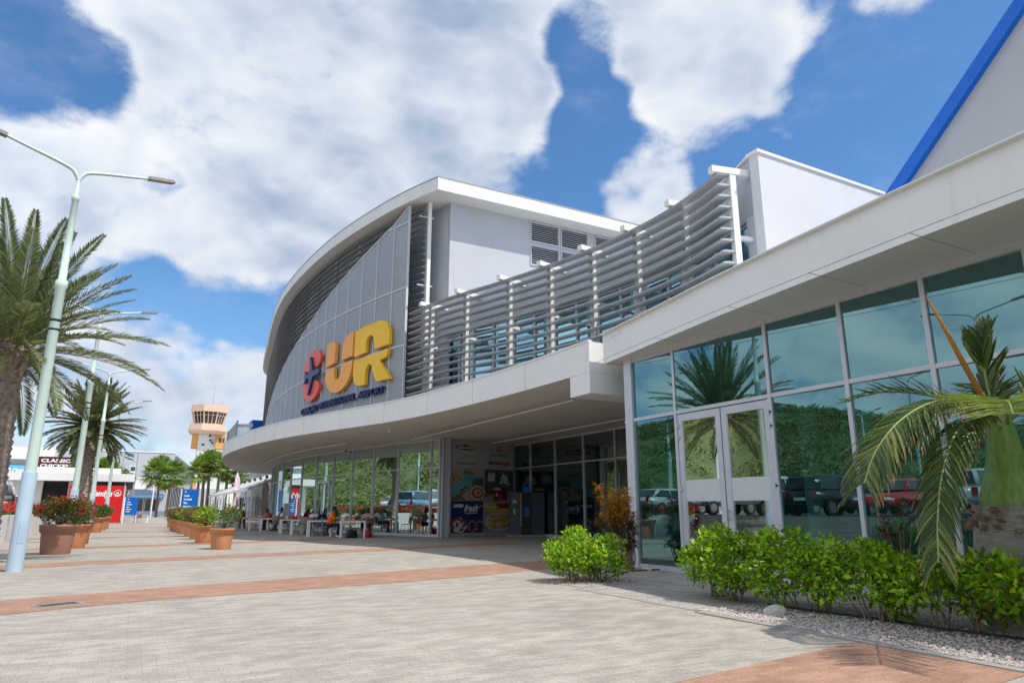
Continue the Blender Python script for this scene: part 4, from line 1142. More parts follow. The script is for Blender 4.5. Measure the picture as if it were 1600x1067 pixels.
# date palms
def frond(mb, mr, o, az, el, L, rr, npair, lw, ll, droop, roll=0, rw=.02, tipdroop=1.0):
    # rachis
    d = Vector((cos(az)*cos(el), sin(az)*cos(el), sin(el))); p = Vector(o); pts = [p.copy()]; K = 14
    side = Vector((-sin(az), cos(az), 0))
    for i in range(K):
        f = (i+1)/K
        ax = side
        d = (Quaternion(ax, droop/K*(.5+1.1*f*tipdroop)) @ d).normalized()
        p = p + d*(L/K); pts.append(p.copy())
    mr.tube(pts, [rw*(1-.85*i/K)+.003 for i in range(K+1)], 5, caps=False)
    for i in range(npair):
        f = .13 + .87*i/npair
        x = f*K; j = min(int(x), K-1); q = pts[j].lerp(pts[j+1], x-j); tg = (pts[j+1]-pts[j]).normalized()
        upv = side.cross(tg); upv = -upv if upv.z < 0 and abs(tg.z) < .9 else upv
        lf = ll*(sin(pi*min(1, .12+f*.86))**.6)*rr.uniform(.85,1.1)
        for s in (-1, 1):
            v = tg*(.75+.35*f) + side*s*.72 + upv*rr.uniform(.10,.42)
            v.normalize()
            leafq(mb, q, v, upv, lf, lw, rr)
def leafq(mb, p, d, up, L, w, rr):
    s = d.cross(up)
    if s.length < 1e-3: s = d.orthogonal()
    s.normalize(); b = Vector(p); m = b+d*L*.5; t = b+d*L+Vector((0,0,-L*rr.uniform(.02,.16)))
    mb.add([b, m+s*w*.5, t, m-s*w*.5], [(0,1,2,3)])
def date_palm(label, base, top, r, n, L, seed, npair, lw=.036, emin=104, dr=1.0):
    rr = random.Random(seed); t = thing('date_palm', label, 'palm tree', base)
    B = Vector((0,0,0)); T = Vector(top)-Vector(base); H = T.length
    mb = MB(); N = 42; rings = int(H/.055); vs = []
    for i in range(rings+1):
        f = i/rings; c = B.lerp(T, f)
        rad = r*(1.18-.30*f) if f < .12 else r*(1.144-.16*f)
        if f > .86: rad *= 1+.42*(f-.86)/.14
        if f < .06: rad *= 1.12
        ph = (i//3) % 2
        saw = (i % 3)/2.0
        for k in range(N):
            th = 2*pi*k/N
            b = max(0, cos(7*th + ph*pi + i*.09))
            q = rad*(1 + .20*b*(.25+.75*saw) + rr.uniform(-.012,.012)*(3 if f > .86 else 1))
            vs.append((c.x+q*cos(th), c.y+q*sin(th), c.z))
    mb.add(vs, [(i*N+k, i*N+(k+1)%N, (i+1)*N+(k+1)%N, (i+1)*N+k) for i in range(rings) for k in range(N)], 0, False)
    mb.add([vs[-N+k] for k in range(N)], [tuple(range(N))])
    for i in range(70):                               # ragged old leaf bases under the crown
        a = rr.uniform(0, 2*pi); z = rr.uniform(-.75,.10); q = T+Vector((cos(a)*r*1.2, sin(a)*r*1.2, z))
        mb.bar(q, q+Vector((cos(a)*.16, sin(a)*.16, .22)), .10, .035)
    mb.build('trunk', M['trunk'], t)
    mb = MB(); mr = MB()
    for i in range(n):
        u = (i+.5)/n; el = radians(84-emin*u**.9 + rr.uniform(-6,6)); az = i*2.39996 + rr.uniform(-.2,.2)
        o = T + Vector((cos(az)*r*.35, sin(az)*r*.35, .10-.25*u))
        frond(mb, mr, o, az, el, L*rr.uniform(.88,1.08)*(1 if u < .8 else .9), rr, npair, lw, .46, radians(14+34*u)*dr+rr.uniform(-.1,.1), 0, .013)
    cr = mb.build('crown', M['leaf_date'], t); mr.build('rachis', M['rachis'], cr)
    return t
date_palm('near date palm with scaly trunk at the left edge of the picture', (-2.95,20.1,0), (-3.0,20.0,5.05), .262, 76, 3.25, 11, 84, .034, 100, .85)
date_palm('far date palm with full round crown behind the lamp posts', (-2.62,47.2,0), (-2.58,47.0,6.0), .33, 120, 2.75, 12, 54, .062, 122, .6)
o = date_palm('date palm at the car park edge, seen only mirrored in the glass', (-6.8,-3.0,.93), (-6.9,-3.0,6.2), .4, 56, 3.2, 13, 44)

# fan palms
def fan_palm(label, x, y, ztop, rcrown, seed, n=30, dry=.35, group='fan palms beyond the plaza', r=.2):
    rr = random.Random(seed); t = thing('fan_palm', label, 'palm tree', (x,y,0), 0, group)
    mb = MB(); H = ztop; lx = rr.uniform(-.03,.03)*H
    c = [Vector((lx*(i/10)**2, 0, H*i/10)) for i in range(11)]
    mb.tube(c, [r*(1.25-.5*i/10) for i in range(11)], 10)
    for i in range(26):
        a = rr.uniform(0,2*pi); z = H-rr.uniform(.1,1.5); q = Vector((lx+cos(a)*r*.8, sin(a)*r*.8, z)); mb.bar(q, q+Vector((cos(a)*.2,sin(a)*.2,.18)), .1, .04)
    mb.build('trunk', M['trunk_fan'], t)
    mg = MB(); my = MB(); o = Vector((lx,0,H))
    for i in range(n):
        u = (i+.5)/n; el = radians(80-125*u+rr.uniform(-10,10)); az = i*2.39996+rr.uniform(-.3,.3)
        d = Vector((cos(az)*cos(el), sin(az)*cos(el), sin(el))); pl = rcrown*rr.uniform(.42,.6); h = o+d*pl+Vector((0,0,-.1*pl*u))
        tgt = my if (u > 1-dry and rr.random() < .6) else mg
        side = Vector((-sin(az), cos(az), 0)); upv = side.cross(d); upv = upv if upv.z > 0 else -upv
        tgt.bar(o, h, .04, .03)
        for k in range(19):
            a = radians(-112+224*k/18); v = (d*cos(a)+side*sin(a)+upv*.18*rr.uniform(.2,1)).normalized(); L = rcrown*.52*rr.uniform(.85,1.1)*(1-.12*abs(a)/2)
            m = h+v*L*.6; e = h+v*L+Vector((0,0,-L*rr.uniform(.10,.38))); s = v.cross(upv).normalized()*L*.075
            tgt.add([h, m+s, e, m-s], [(0,1,2,3)])
    mg.build('crown', M['leaf_fan'], t)
    if my.v: my.build('dry_fronds', M['leaf_fan_y'], t)
    return t
fan_palm('left palm of the pair before the pale low building with the blue awning', 3.6,131,7.0,3.5,1, 34, .15)
fan_palm('right palm of the pair before the pale low building with the blue awning', 5.0,128,6.7,3.2,2, 34, .3)
for i, (x,z,rc,dr,l) in enumerate([(7.3,6.1,2.1,.7,'yellowish fan palm just right of the blue direction board, leftmost of the palm row'),
                                (8.1,6.9,2.1,.5,'second fan palm of the row, half hidden by its neighbours'),
                                (8.85,7.5,2.2,.35,'tallest fan palm of the row, below the control tower'),
                                (9.7,6.9,2.2,.4,'fourth fan palm of the row from the left, right of the tallest one'),
                                (10.9,6.3,2.2,.4,'fan palm with a thick brown trunk near the white canopy tip'),
                                (12.7,5.7,2.1,.45,'rightmost fan palm, drooping behind the white feather flag')]):
    fan_palm(l, x, 100+(i%3)*1.5, z, rc, 30+i, 30, dr)
GT = 'green trees behind the white kiosk'
def tree(label, x, y, z, r, seed, name='leafy_tree', n=1100):
    rr = random.Random(seed); t = thing(name, label, 'tree', (x,y,0), 0, GT)
    mb = MB(); mb.tube([(0,0,0),(.1,0,z*.5),(0,.1,z-.3)], [.18,.14,.07], 8)
    for _ in range(5):
        a = rr.uniform(0,2*pi); mb.tube([(.05,0,z*.55),(cos(a)*r*.6,sin(a)*r*.6,z+rr.uniform(-.3,.5)*r)], [.08,.03], 6)
    mb.build('trunk', M['stem'], t)
    bl = [((rr.uniform(-.6,.6)*r, rr.uniform(-.6,.6)*r, z+rr.uniform(-.4,.5)*r), (r*.5,r*.5,r*.42)) for _ in range(9)]
    foliage(bl, n, .34, .22, rr, inner=.5).build('crown', M['leaf_bush'], t)
tree('round green tree just left of the far date palm trunk', -5.9,98,5.7,1.6,51)
tree('green tree left of the far palm, before the dark red billboard', -7.0,99,5.0,1.2,54)
fan_palm('broad fan palm right of the far date palm trunk, behind the kiosk', -3.4,99,5.6,2.4,52, 34, .3, GT)
tree('small bright green tree below the flag, behind the kiosk', -1.0,104,5.0,1.3,53)

# bottle palm at the right edge
bpm = thing('bottle_palm', 'bottle palm with swollen grey trunk, green crownshaft and ragged fronds at the right edge', 'palm tree', (8.20,4.0,0))
mb = MB(); mb.lathe([(.44,0),(.45,.15),(.45,.45),(.43,.75),(.40,.95),(.375,1.08),(.35,1.18),(.32,1.24)], 40)
rr = random.Random(8)
for i in range(60):
    a = rr.uniform(0,2*pi); z = rr.uniform(.98,1.24); r_ = .378-.2*max(0, z-1.0); q = Vector((cos(a)*r_,sin(a)*r_,z)); mb.bar(q, q+Vector((cos(a)*.09,sin(a)*.09,rr.uniform(-.04,.07))), .07, .012, (cos(a),sin(a),0), 1)
mb.build('trunk', [M['bottle_trunk'], M['trunk_fan']], bpm)
mb = MB(); mb.lathe([(.30,1.22),(.30,1.30),(.27,1.42),(.22,1.58),(.17,1.78),(.14,2.0),(.10,2.2),(.04,2.4)], 28); mb.build('crownshaft', M['crownshaft'], bpm)
mb = MB(); mb.tube([(-.10,0,2.15),(-.26,.0,2.38),(-.52,.02,2.78),(-.78,.02,3.14),(-.99,.03,3.43)], [.036,.034,.028,.018,.006], 8); mb.build('dry_spear', M['spear'], bpm)
def bottle_frond(pts, n, ll, w, lm, seed, spread=.8, lift=.25, hang=.25, name='frond', dryp=.35, fwd=.6):
    rr = random.Random(seed); c = resample(crom([Vector(p) for p in pts], .06), .04)
    mb = MB(); md = MB(); mr = MB(); K = len(c)
    mr.tube(c, [.017*(1-.85*i/K)+.003 for i in range(K)], 6)
    for i in range(n):
        f = .10+.9*(i+rr.uniform(-.3,.3))/n; x = max(0, min(f*(K-1), K-1.01)); j = int(x); q = c[j].lerp(c[j+1], x-j); tg = (c[j+1]-c[j]).normalized()
        side = tg.cross(Vector((0,0,1)))
        if side.length < .15: side = Vector((.3,.95,0))
        side.normalize(); upv = side.cross(tg).normalized()
        for s in (-1, 1):
            L = ll*(.55+.45*sin(pi*min(1,f*.95+.08)))*rr.uniform(.8,1.15)
            v = (tg*fwd+side*s*spread+upv*lift*rr.uniform(.2,1.4)).normalized()
            p1 = q+v*L*.5; v2 = (v+Vector((0,0,-hang*rr.uniform(.4,1.8)))).normalized(); p2 = p1+v2*L*.5
            sw = v.cross(upv)
            if sw.length < 1e-3: sw = side
            sw = sw.normalized()*w*.5; bend = upv*(w*.35)
            mb.add([q-sw*.5, q+sw*.5, p1+sw, p1-bend*.6, p1-sw, p2+sw*.45, p2-sw*.45], [(0,3,4),(0,1,3),(1,2,3),(3,2,5),(4,3,6),(3,5,6)])
            if rr.random() < dryp:
                v3 = (v2+Vector((rr.uniform(-.2,.2),rr.uniform(-.2,.2),-hang))).normalized(); p3 = p2+v3*L*rr.uniform(.10,.22)
                mb.add([p2+sw*.45, p2-sw*.45, p3], [(0,1,2)], 1)
            else: mb.add([p2+sw*.45, p2-sw*.45, p2+v2*L*.16], [(0,1,2)])
    o = mb.build(name, [lm, M['dry']], bpm, world=True)
    mr.build('midrib', M['leaf_bottle_rib'], o, world=True)
M['leaf_bottle_rib'] = mat('midrib_green', (.20,.26,.07), .4, .15)
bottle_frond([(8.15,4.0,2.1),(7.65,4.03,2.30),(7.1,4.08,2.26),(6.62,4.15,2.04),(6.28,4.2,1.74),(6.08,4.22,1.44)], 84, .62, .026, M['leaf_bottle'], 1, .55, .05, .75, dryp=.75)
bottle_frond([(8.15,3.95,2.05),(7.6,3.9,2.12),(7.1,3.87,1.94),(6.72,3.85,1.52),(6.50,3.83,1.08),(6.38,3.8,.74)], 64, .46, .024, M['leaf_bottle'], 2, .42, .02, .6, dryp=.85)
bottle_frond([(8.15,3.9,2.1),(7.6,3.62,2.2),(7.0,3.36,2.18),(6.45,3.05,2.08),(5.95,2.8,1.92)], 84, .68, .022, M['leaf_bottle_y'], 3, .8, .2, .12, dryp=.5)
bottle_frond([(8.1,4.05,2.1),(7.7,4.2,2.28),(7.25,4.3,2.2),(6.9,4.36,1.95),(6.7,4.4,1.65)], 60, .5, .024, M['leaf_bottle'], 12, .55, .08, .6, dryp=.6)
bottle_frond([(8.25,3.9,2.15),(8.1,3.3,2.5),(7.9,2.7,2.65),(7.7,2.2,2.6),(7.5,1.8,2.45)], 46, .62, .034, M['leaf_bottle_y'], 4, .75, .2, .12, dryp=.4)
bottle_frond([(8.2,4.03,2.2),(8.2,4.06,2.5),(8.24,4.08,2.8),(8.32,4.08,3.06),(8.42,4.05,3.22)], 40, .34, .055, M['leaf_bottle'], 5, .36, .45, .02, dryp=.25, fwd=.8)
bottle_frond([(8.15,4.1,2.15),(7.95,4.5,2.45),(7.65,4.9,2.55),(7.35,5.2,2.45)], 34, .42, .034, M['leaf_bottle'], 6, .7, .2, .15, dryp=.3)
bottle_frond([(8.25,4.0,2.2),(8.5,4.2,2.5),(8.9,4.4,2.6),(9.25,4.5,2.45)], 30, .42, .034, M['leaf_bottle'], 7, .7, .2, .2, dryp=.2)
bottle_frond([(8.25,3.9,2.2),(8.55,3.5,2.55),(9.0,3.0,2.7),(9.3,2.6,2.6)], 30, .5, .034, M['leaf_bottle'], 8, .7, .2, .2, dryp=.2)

# ------------------------------------------------------------------ flowerpots
def make_pot(name, s, m, seed, kind):
    rr = random.Random(seed); t = thing(name, None, 'flowerpot')
    R = .30*s; mb = MB()
    mb.lathe([(R,0),(R*1.03,.02),(R*1.16,.48*s),(R*1.17,.50*s),(R*1.29,.505*s),(R*1.31,.62*s),(R*1.34,.63*s),(R*1.34,.665*s),(R*1.31,.675*s),(R*1.18,.672*s),(R*1.15,.60*s)], 36)
    mb.build('pot', m, t)
    mb = MB(); mb.lathe([(.01,.598*s),(R*1.15,.6*s)], 24); mb.build('soil', M['soil'], t)
    z = .62*s+.06; H = .55
    if kind == 'sparse': bl = [((0,0,z+.34),(.42,.42,.28)),((.2,.1,z+.42),(.3,.3,.2))]; n = 1000
    elif kind == 'clipped': bl = [((0,0,z+.26),(.50,.50,.32))]; n = 1900
    else: bl = [((0,0,z+.28),(.48,.48,.32)),((.2,-.1,z+.40),(.34,.34,.24)),((-.22,.1,z+.36),(.34,.34,.24))]; n = 1700
    bl = [((c[0]*s**.5, c[1]*s**.5, z+(c[2]-z)*s**.5), tuple(q*s**.5 for q in r)) for c, r in bl]
    full = list(bl)
    for c, r in bl:
        for _ in range(12):
            d = Vector((rr.gauss(0,1), rr.gauss(0,1), rr.gauss(.3,.7))).normalized(); k = rr.uniform(.09,.18); full.append(((c[0]+d.x*r[0]*.92, c[1]+d.y*r[1]*.92, c[2]+d.z*r[2]*.92), (k,k,k)))
    foliage(full, n, .075, .045, rr, inner=.4).build('foliage', M['leaf_dark'] if kind in ('clipped','red') else (M['leaf_hedge'] if kind == 'bright' else M['leaf_bush']), t)
    tops = [(c[0]+rr.uniform(-.8,.8)*r[0], c[1]+rr.uniform(-.8,.8)*r[1], c[2]+rr.uniform(-.2,.8)*r[2]) for c, r in bl for _ in range(9)]
    mb = MB()
    for q in tops: mb.tube(crom([Vector((rr.uniform(-.06,.06),rr.uniform(-.06,.06),z-.03)), Vector(q)*.55+Vector((0,0,z*.4)), Vector(q)], .15), .009, 5)
    mb.build('stem', mat('pale_twig', (.36,.31,.27), .9, .2) if kind == 'sparse' else M['stem'], t)
    fl = {'sparse':(30,'fl_mag'),'bright':(70,'fl_mag'),'mixed':(170,'fl_mag'),'orange':(220,'fl_or'),'red':(330,'fl_red'),'clipped':(16,'fl_mag'),'magred':(300,'fl_mag')}[kind]
    mb = MB()
    for _ in range(fl[0]//2):
        c, r = rr.choice(full[len(bl):]); d = Vector((rr.gauss(0,1), rr.gauss(0,1), rr.gauss(.3,.8))).normalized(); p = Vector((c[0]+d.x*r[0]*1.1, c[1]+d.y*r[1]*1.1, c[2]+d.z*r[2]*1.1))
        for k in range(4): leaf(mb, p, (rr.gauss(0,1), rr.gauss(0,1), rr.gauss(.2,.7)), Vector((rr.gauss(0,1),rr.gauss(0,1),1)), .055, .05)
    mb.build('blossom', M[fl[1]], t)
    return t
GR = 'terracotta pots in the right-hand row'; GL = 'terracotta pots in the left-hand row'
pr = {'sparse': make_pot('flowerpot', .94, M['terracotta'], 1, 'sparse'), 'bright': make_pot('flowerpot', .94, M['terracotta'], 2, 'bright'),
      'mixed': make_pot('flowerpot', .94, M['terracotta'], 3, 'mixed'), 'orange': make_pot('flowerpot', .94, M['terracotta'], 4, 'orange')}
used = set()
for i, (x,y,k,l) in enumerate([(2.58,23.9,'sparse','nearest terracotta pot of the right row, sparse shrub with bare grey twigs'),
        (2.47,28.6,'bright','second pot from the front in the right row, bright yellow green shrub'),
        (2.53,32.4,'mixed','third pot from the front in the right row, with pink blossoms'),
        (2.53,35.8,'mixed','fourth pot from the front in the right row'),
        (2.51,39.3,'bright','fifth pot from the front in the right row, in the middle of nine'),
        (2.5,42.6,'mixed','sixth pot from the front in the right row'),
        (2.5,45.6,'mixed','seventh pot from the front in the right row, third from its far end'),
        (2.5,48.9,'mixed','eighth pot of the right row, next to the farthest'),
        (2.52,53.0,'orange','farthest pot of the right row, orange and pink blossoms')]):
    o = pr[k] if k not in used else copy_tree(pr[k])
    used.add(k); o.location = (x,y,0); o.rotation_euler.z = i*1.9; o['label'] = l; o['group'] = GR
pl = {'red': make_pot('flowerpot', 1.18, M['terracotta2'], 5, 'red'), 'magred': make_pot('flowerpot', 1.10, M['terracotta'], 6, 'magred'), 'clipped': make_pot('flowerpot', 1.15, M['terracotta'], 7, 'clipped')}
used = set()
for i, (x,y,k,l) in enumerate([(-1.75,23.6,'red','largest nearest pot at left, brownish clay with red and green bougainvillea'),
        (-1.55,27.0,'magred','second pot from the front in the left row, tangled magenta and orange flowers'),
        (-1.62,29.9,'red','third pot in the left row, darker brown clay, partly hidden by the second'),
        (-1.70,44.9,'clipped','pot with clipped round green shrub behind the third lamp post'),
        (-1.62,49.0,'clipped','pot just behind the clipped round shrub in the left row'),
        (-1.55,52.5,'magred','farthest pot of the left row, near the red wall')]):
    o = pl[k] if k not in used else copy_tree(pl[k])
    used.add(k); o.location = (x,y,0); o.rotation_euler.z = i*2.3+.4; o['label'] = l; o['group'] = GL
def stand(x, y, label):
    t = thing('white_stand', label, 'stand', (x,y,0), 0, 'white concrete stands by the left flowerpots')
    mb = MB(); mb.lathe([(.24,0),(.2,.08),(.13,.45),(.16,.55),(.2,.58),(.2,.62)], 16); mb.build('foot', M['white'], t)
    mb = MB(); mb.tube([(0,0,.6),(0,0,1.05)], .05, 8); mb.ell((0,0,1.1),(.09,.09,.1)); mb.build('bollard_head', M['black'], t)
stand(-1.82,34.6,'nearer white concrete stand with dark post among the left flowerpots'); stand(-1.72,36.9,'farther white concrete stand with dark post among the left flowerpots')

# red bougainvillea hedge along the white wall: one mass
rr = random.Random(77); mg = MB(); mr_ = MB()
for _ in range(9000):
    y = rr.uniform(23.5, 61); x = -4.95+rr.gauss(0,.22); z = .98+abs(rr.gauss(.18,.16)); d = Vector((rr.gauss(0,1), rr.gauss(0,1), rr.gauss(.4,.8)))
    if z > 1.12 and rr.random() < .72: leaf(mr_, (x,y,z), d, Vector((0,0,1)), .11, .09)
    else: leaf(mg, (x,y,z), d, Vector((0,0,1)), .12, .07)
o = mg.build('flowering_hedge', M['leaf_dark'], kind='stuff'); o['label'] = 'long red flowering hedge on top of the low white wall'
o2 = mr_.build('blossom', M['fl_red'], o, kind='stuff')

# ------------------------------------------------------------------ tables and chairs under the canopy
def make_table():
    t = thing('cafe_table', None, 'table', (0,0,0), 0, 'white-legged tables under the canopy')
    mb = MB(); mb.box(-.56,.56,-.38,.38,.725,.75); mb.build('tabletop', M['wood'], t)
    mb = MB()
    for y in (-.365,.345): mb.box(-.48,.48,y,y+.02,.66,.724)
    for x in (-.535,.515): mb.box(x,x+.02,-.30,.30,.66,.724)
    mb.build('apron', M['white_clean'], t)
    for x in (-.51,.51):
        for y in (-.33,.33):
            mb = MB(); mb.box(x-.035,x+.035,y-.035,y+.035,0,.724); mb.build('leg', M['white_clean'], t)
    return t
def make_chair():
    t = thing('cafe_chair', None, 'chair', (0,0,0), 0, 'mauve shell chairs at the tables')
    mb = MB(); P = [(-.21,.46),(-.05,.44),(.12,.445),(.22,.45)]; vs = []
    for y, z in P:
        for x in (-.22,-.1,.1,.22): vs.append((x, y, z+(.015 if abs(x) > .2 else 0)))
    q = len(vs); vs += [(x, y, z-.02) for x, y, z in vs]
    fs = [(r*4+c, r*4+c+1, r*4+c+5, r*4+c+4) for r in range(3) for c in range(3)]; fs += [tuple(q+i for i in reversed(f)) for f in fs]
    fs += [(c, q+c, q+c+1, c+1) for c in range(3)]+[(12+c+1, q+12+c+1, q+12+c, 12+c) for c in range(3)]+[(r*4, r*4+4, q+r*4+4, q+r*4) for r in range(3)]+[(r*4+7, r*4+3, q+r*4+3, q+r*4+7) for r in range(3)]
    mb.add(vs, fs, 0, True); mb.build('seat', M['chair'], t)
    mb = MB(); vs = []
    for z, y, w in ((.50,-.22,.19),(.60,-.245,.215),(.74,-.27,.215),(.84,-.29,.19),(.86,-.295,.15)):
        for x in (-1,-.4,.4,1): vs.append((x*w, y+(.025 if abs(x) == 1 else 0), z))
    q = len(vs); vs += [(x, y-.018, z) for x, y, z in vs]
    fs = [(r*4+c, r*4+c+1, r*4+c+5, r*4+c+4) for r in range(4) for c in range(3)]; fs += [tuple(q+i for i in reversed(f)) for f in fs]
    fs += [(c, q+c, q+c+1, c+1) for c in range(3)]+[(16+c+1, q+16+c+1, q+16+c, 16+c) for c in range(3)]+[(r*4, r*4+4, q+r*4+4, q+r*4) for r in range(4)]+[(r*4+7, r*4+3, q+r*4+3, q+r*4+7) for r in range(4)]
    mb.add(vs, fs, 0, True); mb.build('backrest', M['chair'], t)
    for x in (-1, 1):
        mb = MB(); mb.tube([(x*.17,.17,.43),(x*.22,.24,0)], .012, 6); mb.build('leg', M['chair'], t)
        mb = MB(); mb.tube([(x*.20,-.29,.62),(x*.19,-.22,.47),(x*.17,-.17,.43),(x*.22,-.26,0)], .012, 6); mb.build('leg', M['chair'], t)
    return t
T0 = make_table(); C0 = make_chair()
for i, (x,y,a,l) in enumerate([(8.75,31.0,-.35,'nearest table, between the person in orange and the woman with outstretched leg'),
        (7.75,33.0,-.35,'second table from the front, left of the person in orange'),
        (7.55,35.8,-.3,'table with the green suitcase beneath it'),
        (7.35,37.6,-.3,'table just behind the one with the green suitcase'),
        (7.15,42.6,-.2,'table in front of the woman in a white shirt propping her head'),
        (6.85,44.9,-.2,'table before the person in red'),
        (6.8,47.8,-.15,'farthest table of the row at its left end')]):
    o = T0 if i == 0 else copy_tree(T0); o.location = (x,y,0); o.rotation_euler.z = a; o['label'] = l
for i, (x,y,a,l) in enumerate([(7.80,31.75,-1.75,'chair under the person in orange'),(9.62,31.7,2.5,'chair under the woman with outstretched leg'),
        (7.35,33.95,-.9,'chair turned away left of the person in orange'),(8.05,34.5,-2.6,'chair under the person in dark blue'),(8.35,36.6,1.9,'chair under the person in the white cap'),
        (7.05,40.0,-.4,'empty mauve chair with its back to the plaza, left of the green suitcase'),(7.75,39.7,.2,'empty mauve chair right beside the other empty one'),
        (7.95,42.8,1.5,'chair under the woman in a white shirt'),(7.75,45.9,1.6,'chair under the person in red'),(6.3,49.4,-.6,'farthest chair at the left end of the tables'),(6.15,47.2,-1.4,'empty chair left of the farthest table')]):
    o = C0 if i == 0 else copy_tree(C0); o.location = (x,y,0); o.rotation_euler.z = a; o['label'] = l
for i, (x,y,a) in enumerate([(13.2,31.9,.3),(13.3,34.2,2.8)]):
    o = copy_tree(C0); o.location = (x,y,.012); o.rotation_euler.z = a; o['label'] = ['dark chair inside the shop just behind the corner pane','dark chair inside the shop deeper behind the glass'][i]; o['group'] = 'chairs inside the shop'
o = copy_tree(T0); o.location = (12.9,33.1,.012); o.rotation_euler.z = .3; o['label'] = 'table inside the shop behind the corner glass'; o['group'] = 'tables inside the shop'

# ------------------------------------------------------------------ people
def voxel(mb, name, m, parent, vox, smooth_it=3):
    me = bpy.data.meshes.new(name); me.from_pydata([tuple(p) for p in mb.v], [], mb.f); me.update()
    o = bpy.data.objects.new(name, me); col.objects.link(o)
    r = o.modifiers.new('r', 'REMESH'); r.mode = 'VOXEL'; r.voxel_size = vox; r.use_smooth_shade = True
    if smooth_it:
        s = o.modifiers.new('s', 'SMOOTH'); s.iterations = smooth_it; s.factor = .5
    dg = bpy.context.evaluated_depsgraph_get()
    new = bpy.data.meshes.new_from_object(o.evaluated_get(dg))
    o.modifiers.clear(); o.data = new; bpy.data.meshes.remove(me); new.name = name
    new.materials.clear(); new.materials.append(m); o.parent = parent
    return o
def limb(mb, pts, rads, n=12):
    for a, b, ra, rb in zip(pts, pts[1:], rads, rads[1:]):
        mb.tube([a, Vector(a).lerp(Vector(b), .5), b], [ra, (ra+rb)/2, rb], n)
    for p, r in zip(pts, rads): mb.ell(p, (r,r,r), n, 8)
def hand(mb, w, d, up, s=1):
    d = Vector(d).normalized(); sd = d.cross(Vector(up)).normalized()*s; n = sd.cross(d)*s; w = Vector(w)
    c = w+d*.045; q = Matrix((sd, d, sd.cross(d))).transposed()
    mb.ell(c, (.040,.052,.016), 10, 7, rot=q)
    for k, (o, L) in enumerate(((-.030,.062),(-.010,.074),(.010,.070),(.029,.054))):
        b = w+d*.082+sd*o; k1 = b+d*L*.5-n*.006; e = k1+d*L*.42-n*L*.30
        mb.tube([b-d*.02, k1, e], [.0095,.009,.0075], 7); mb.ell(e, (.0078,.0078,.0078), 7, 5)
    b = w+d*.025-sd*.034; mb.tube([b, b-sd*.022+d*.022-n*.006, b-sd*.026+d*.052-n*.012], [.012,.011,.009], 7)
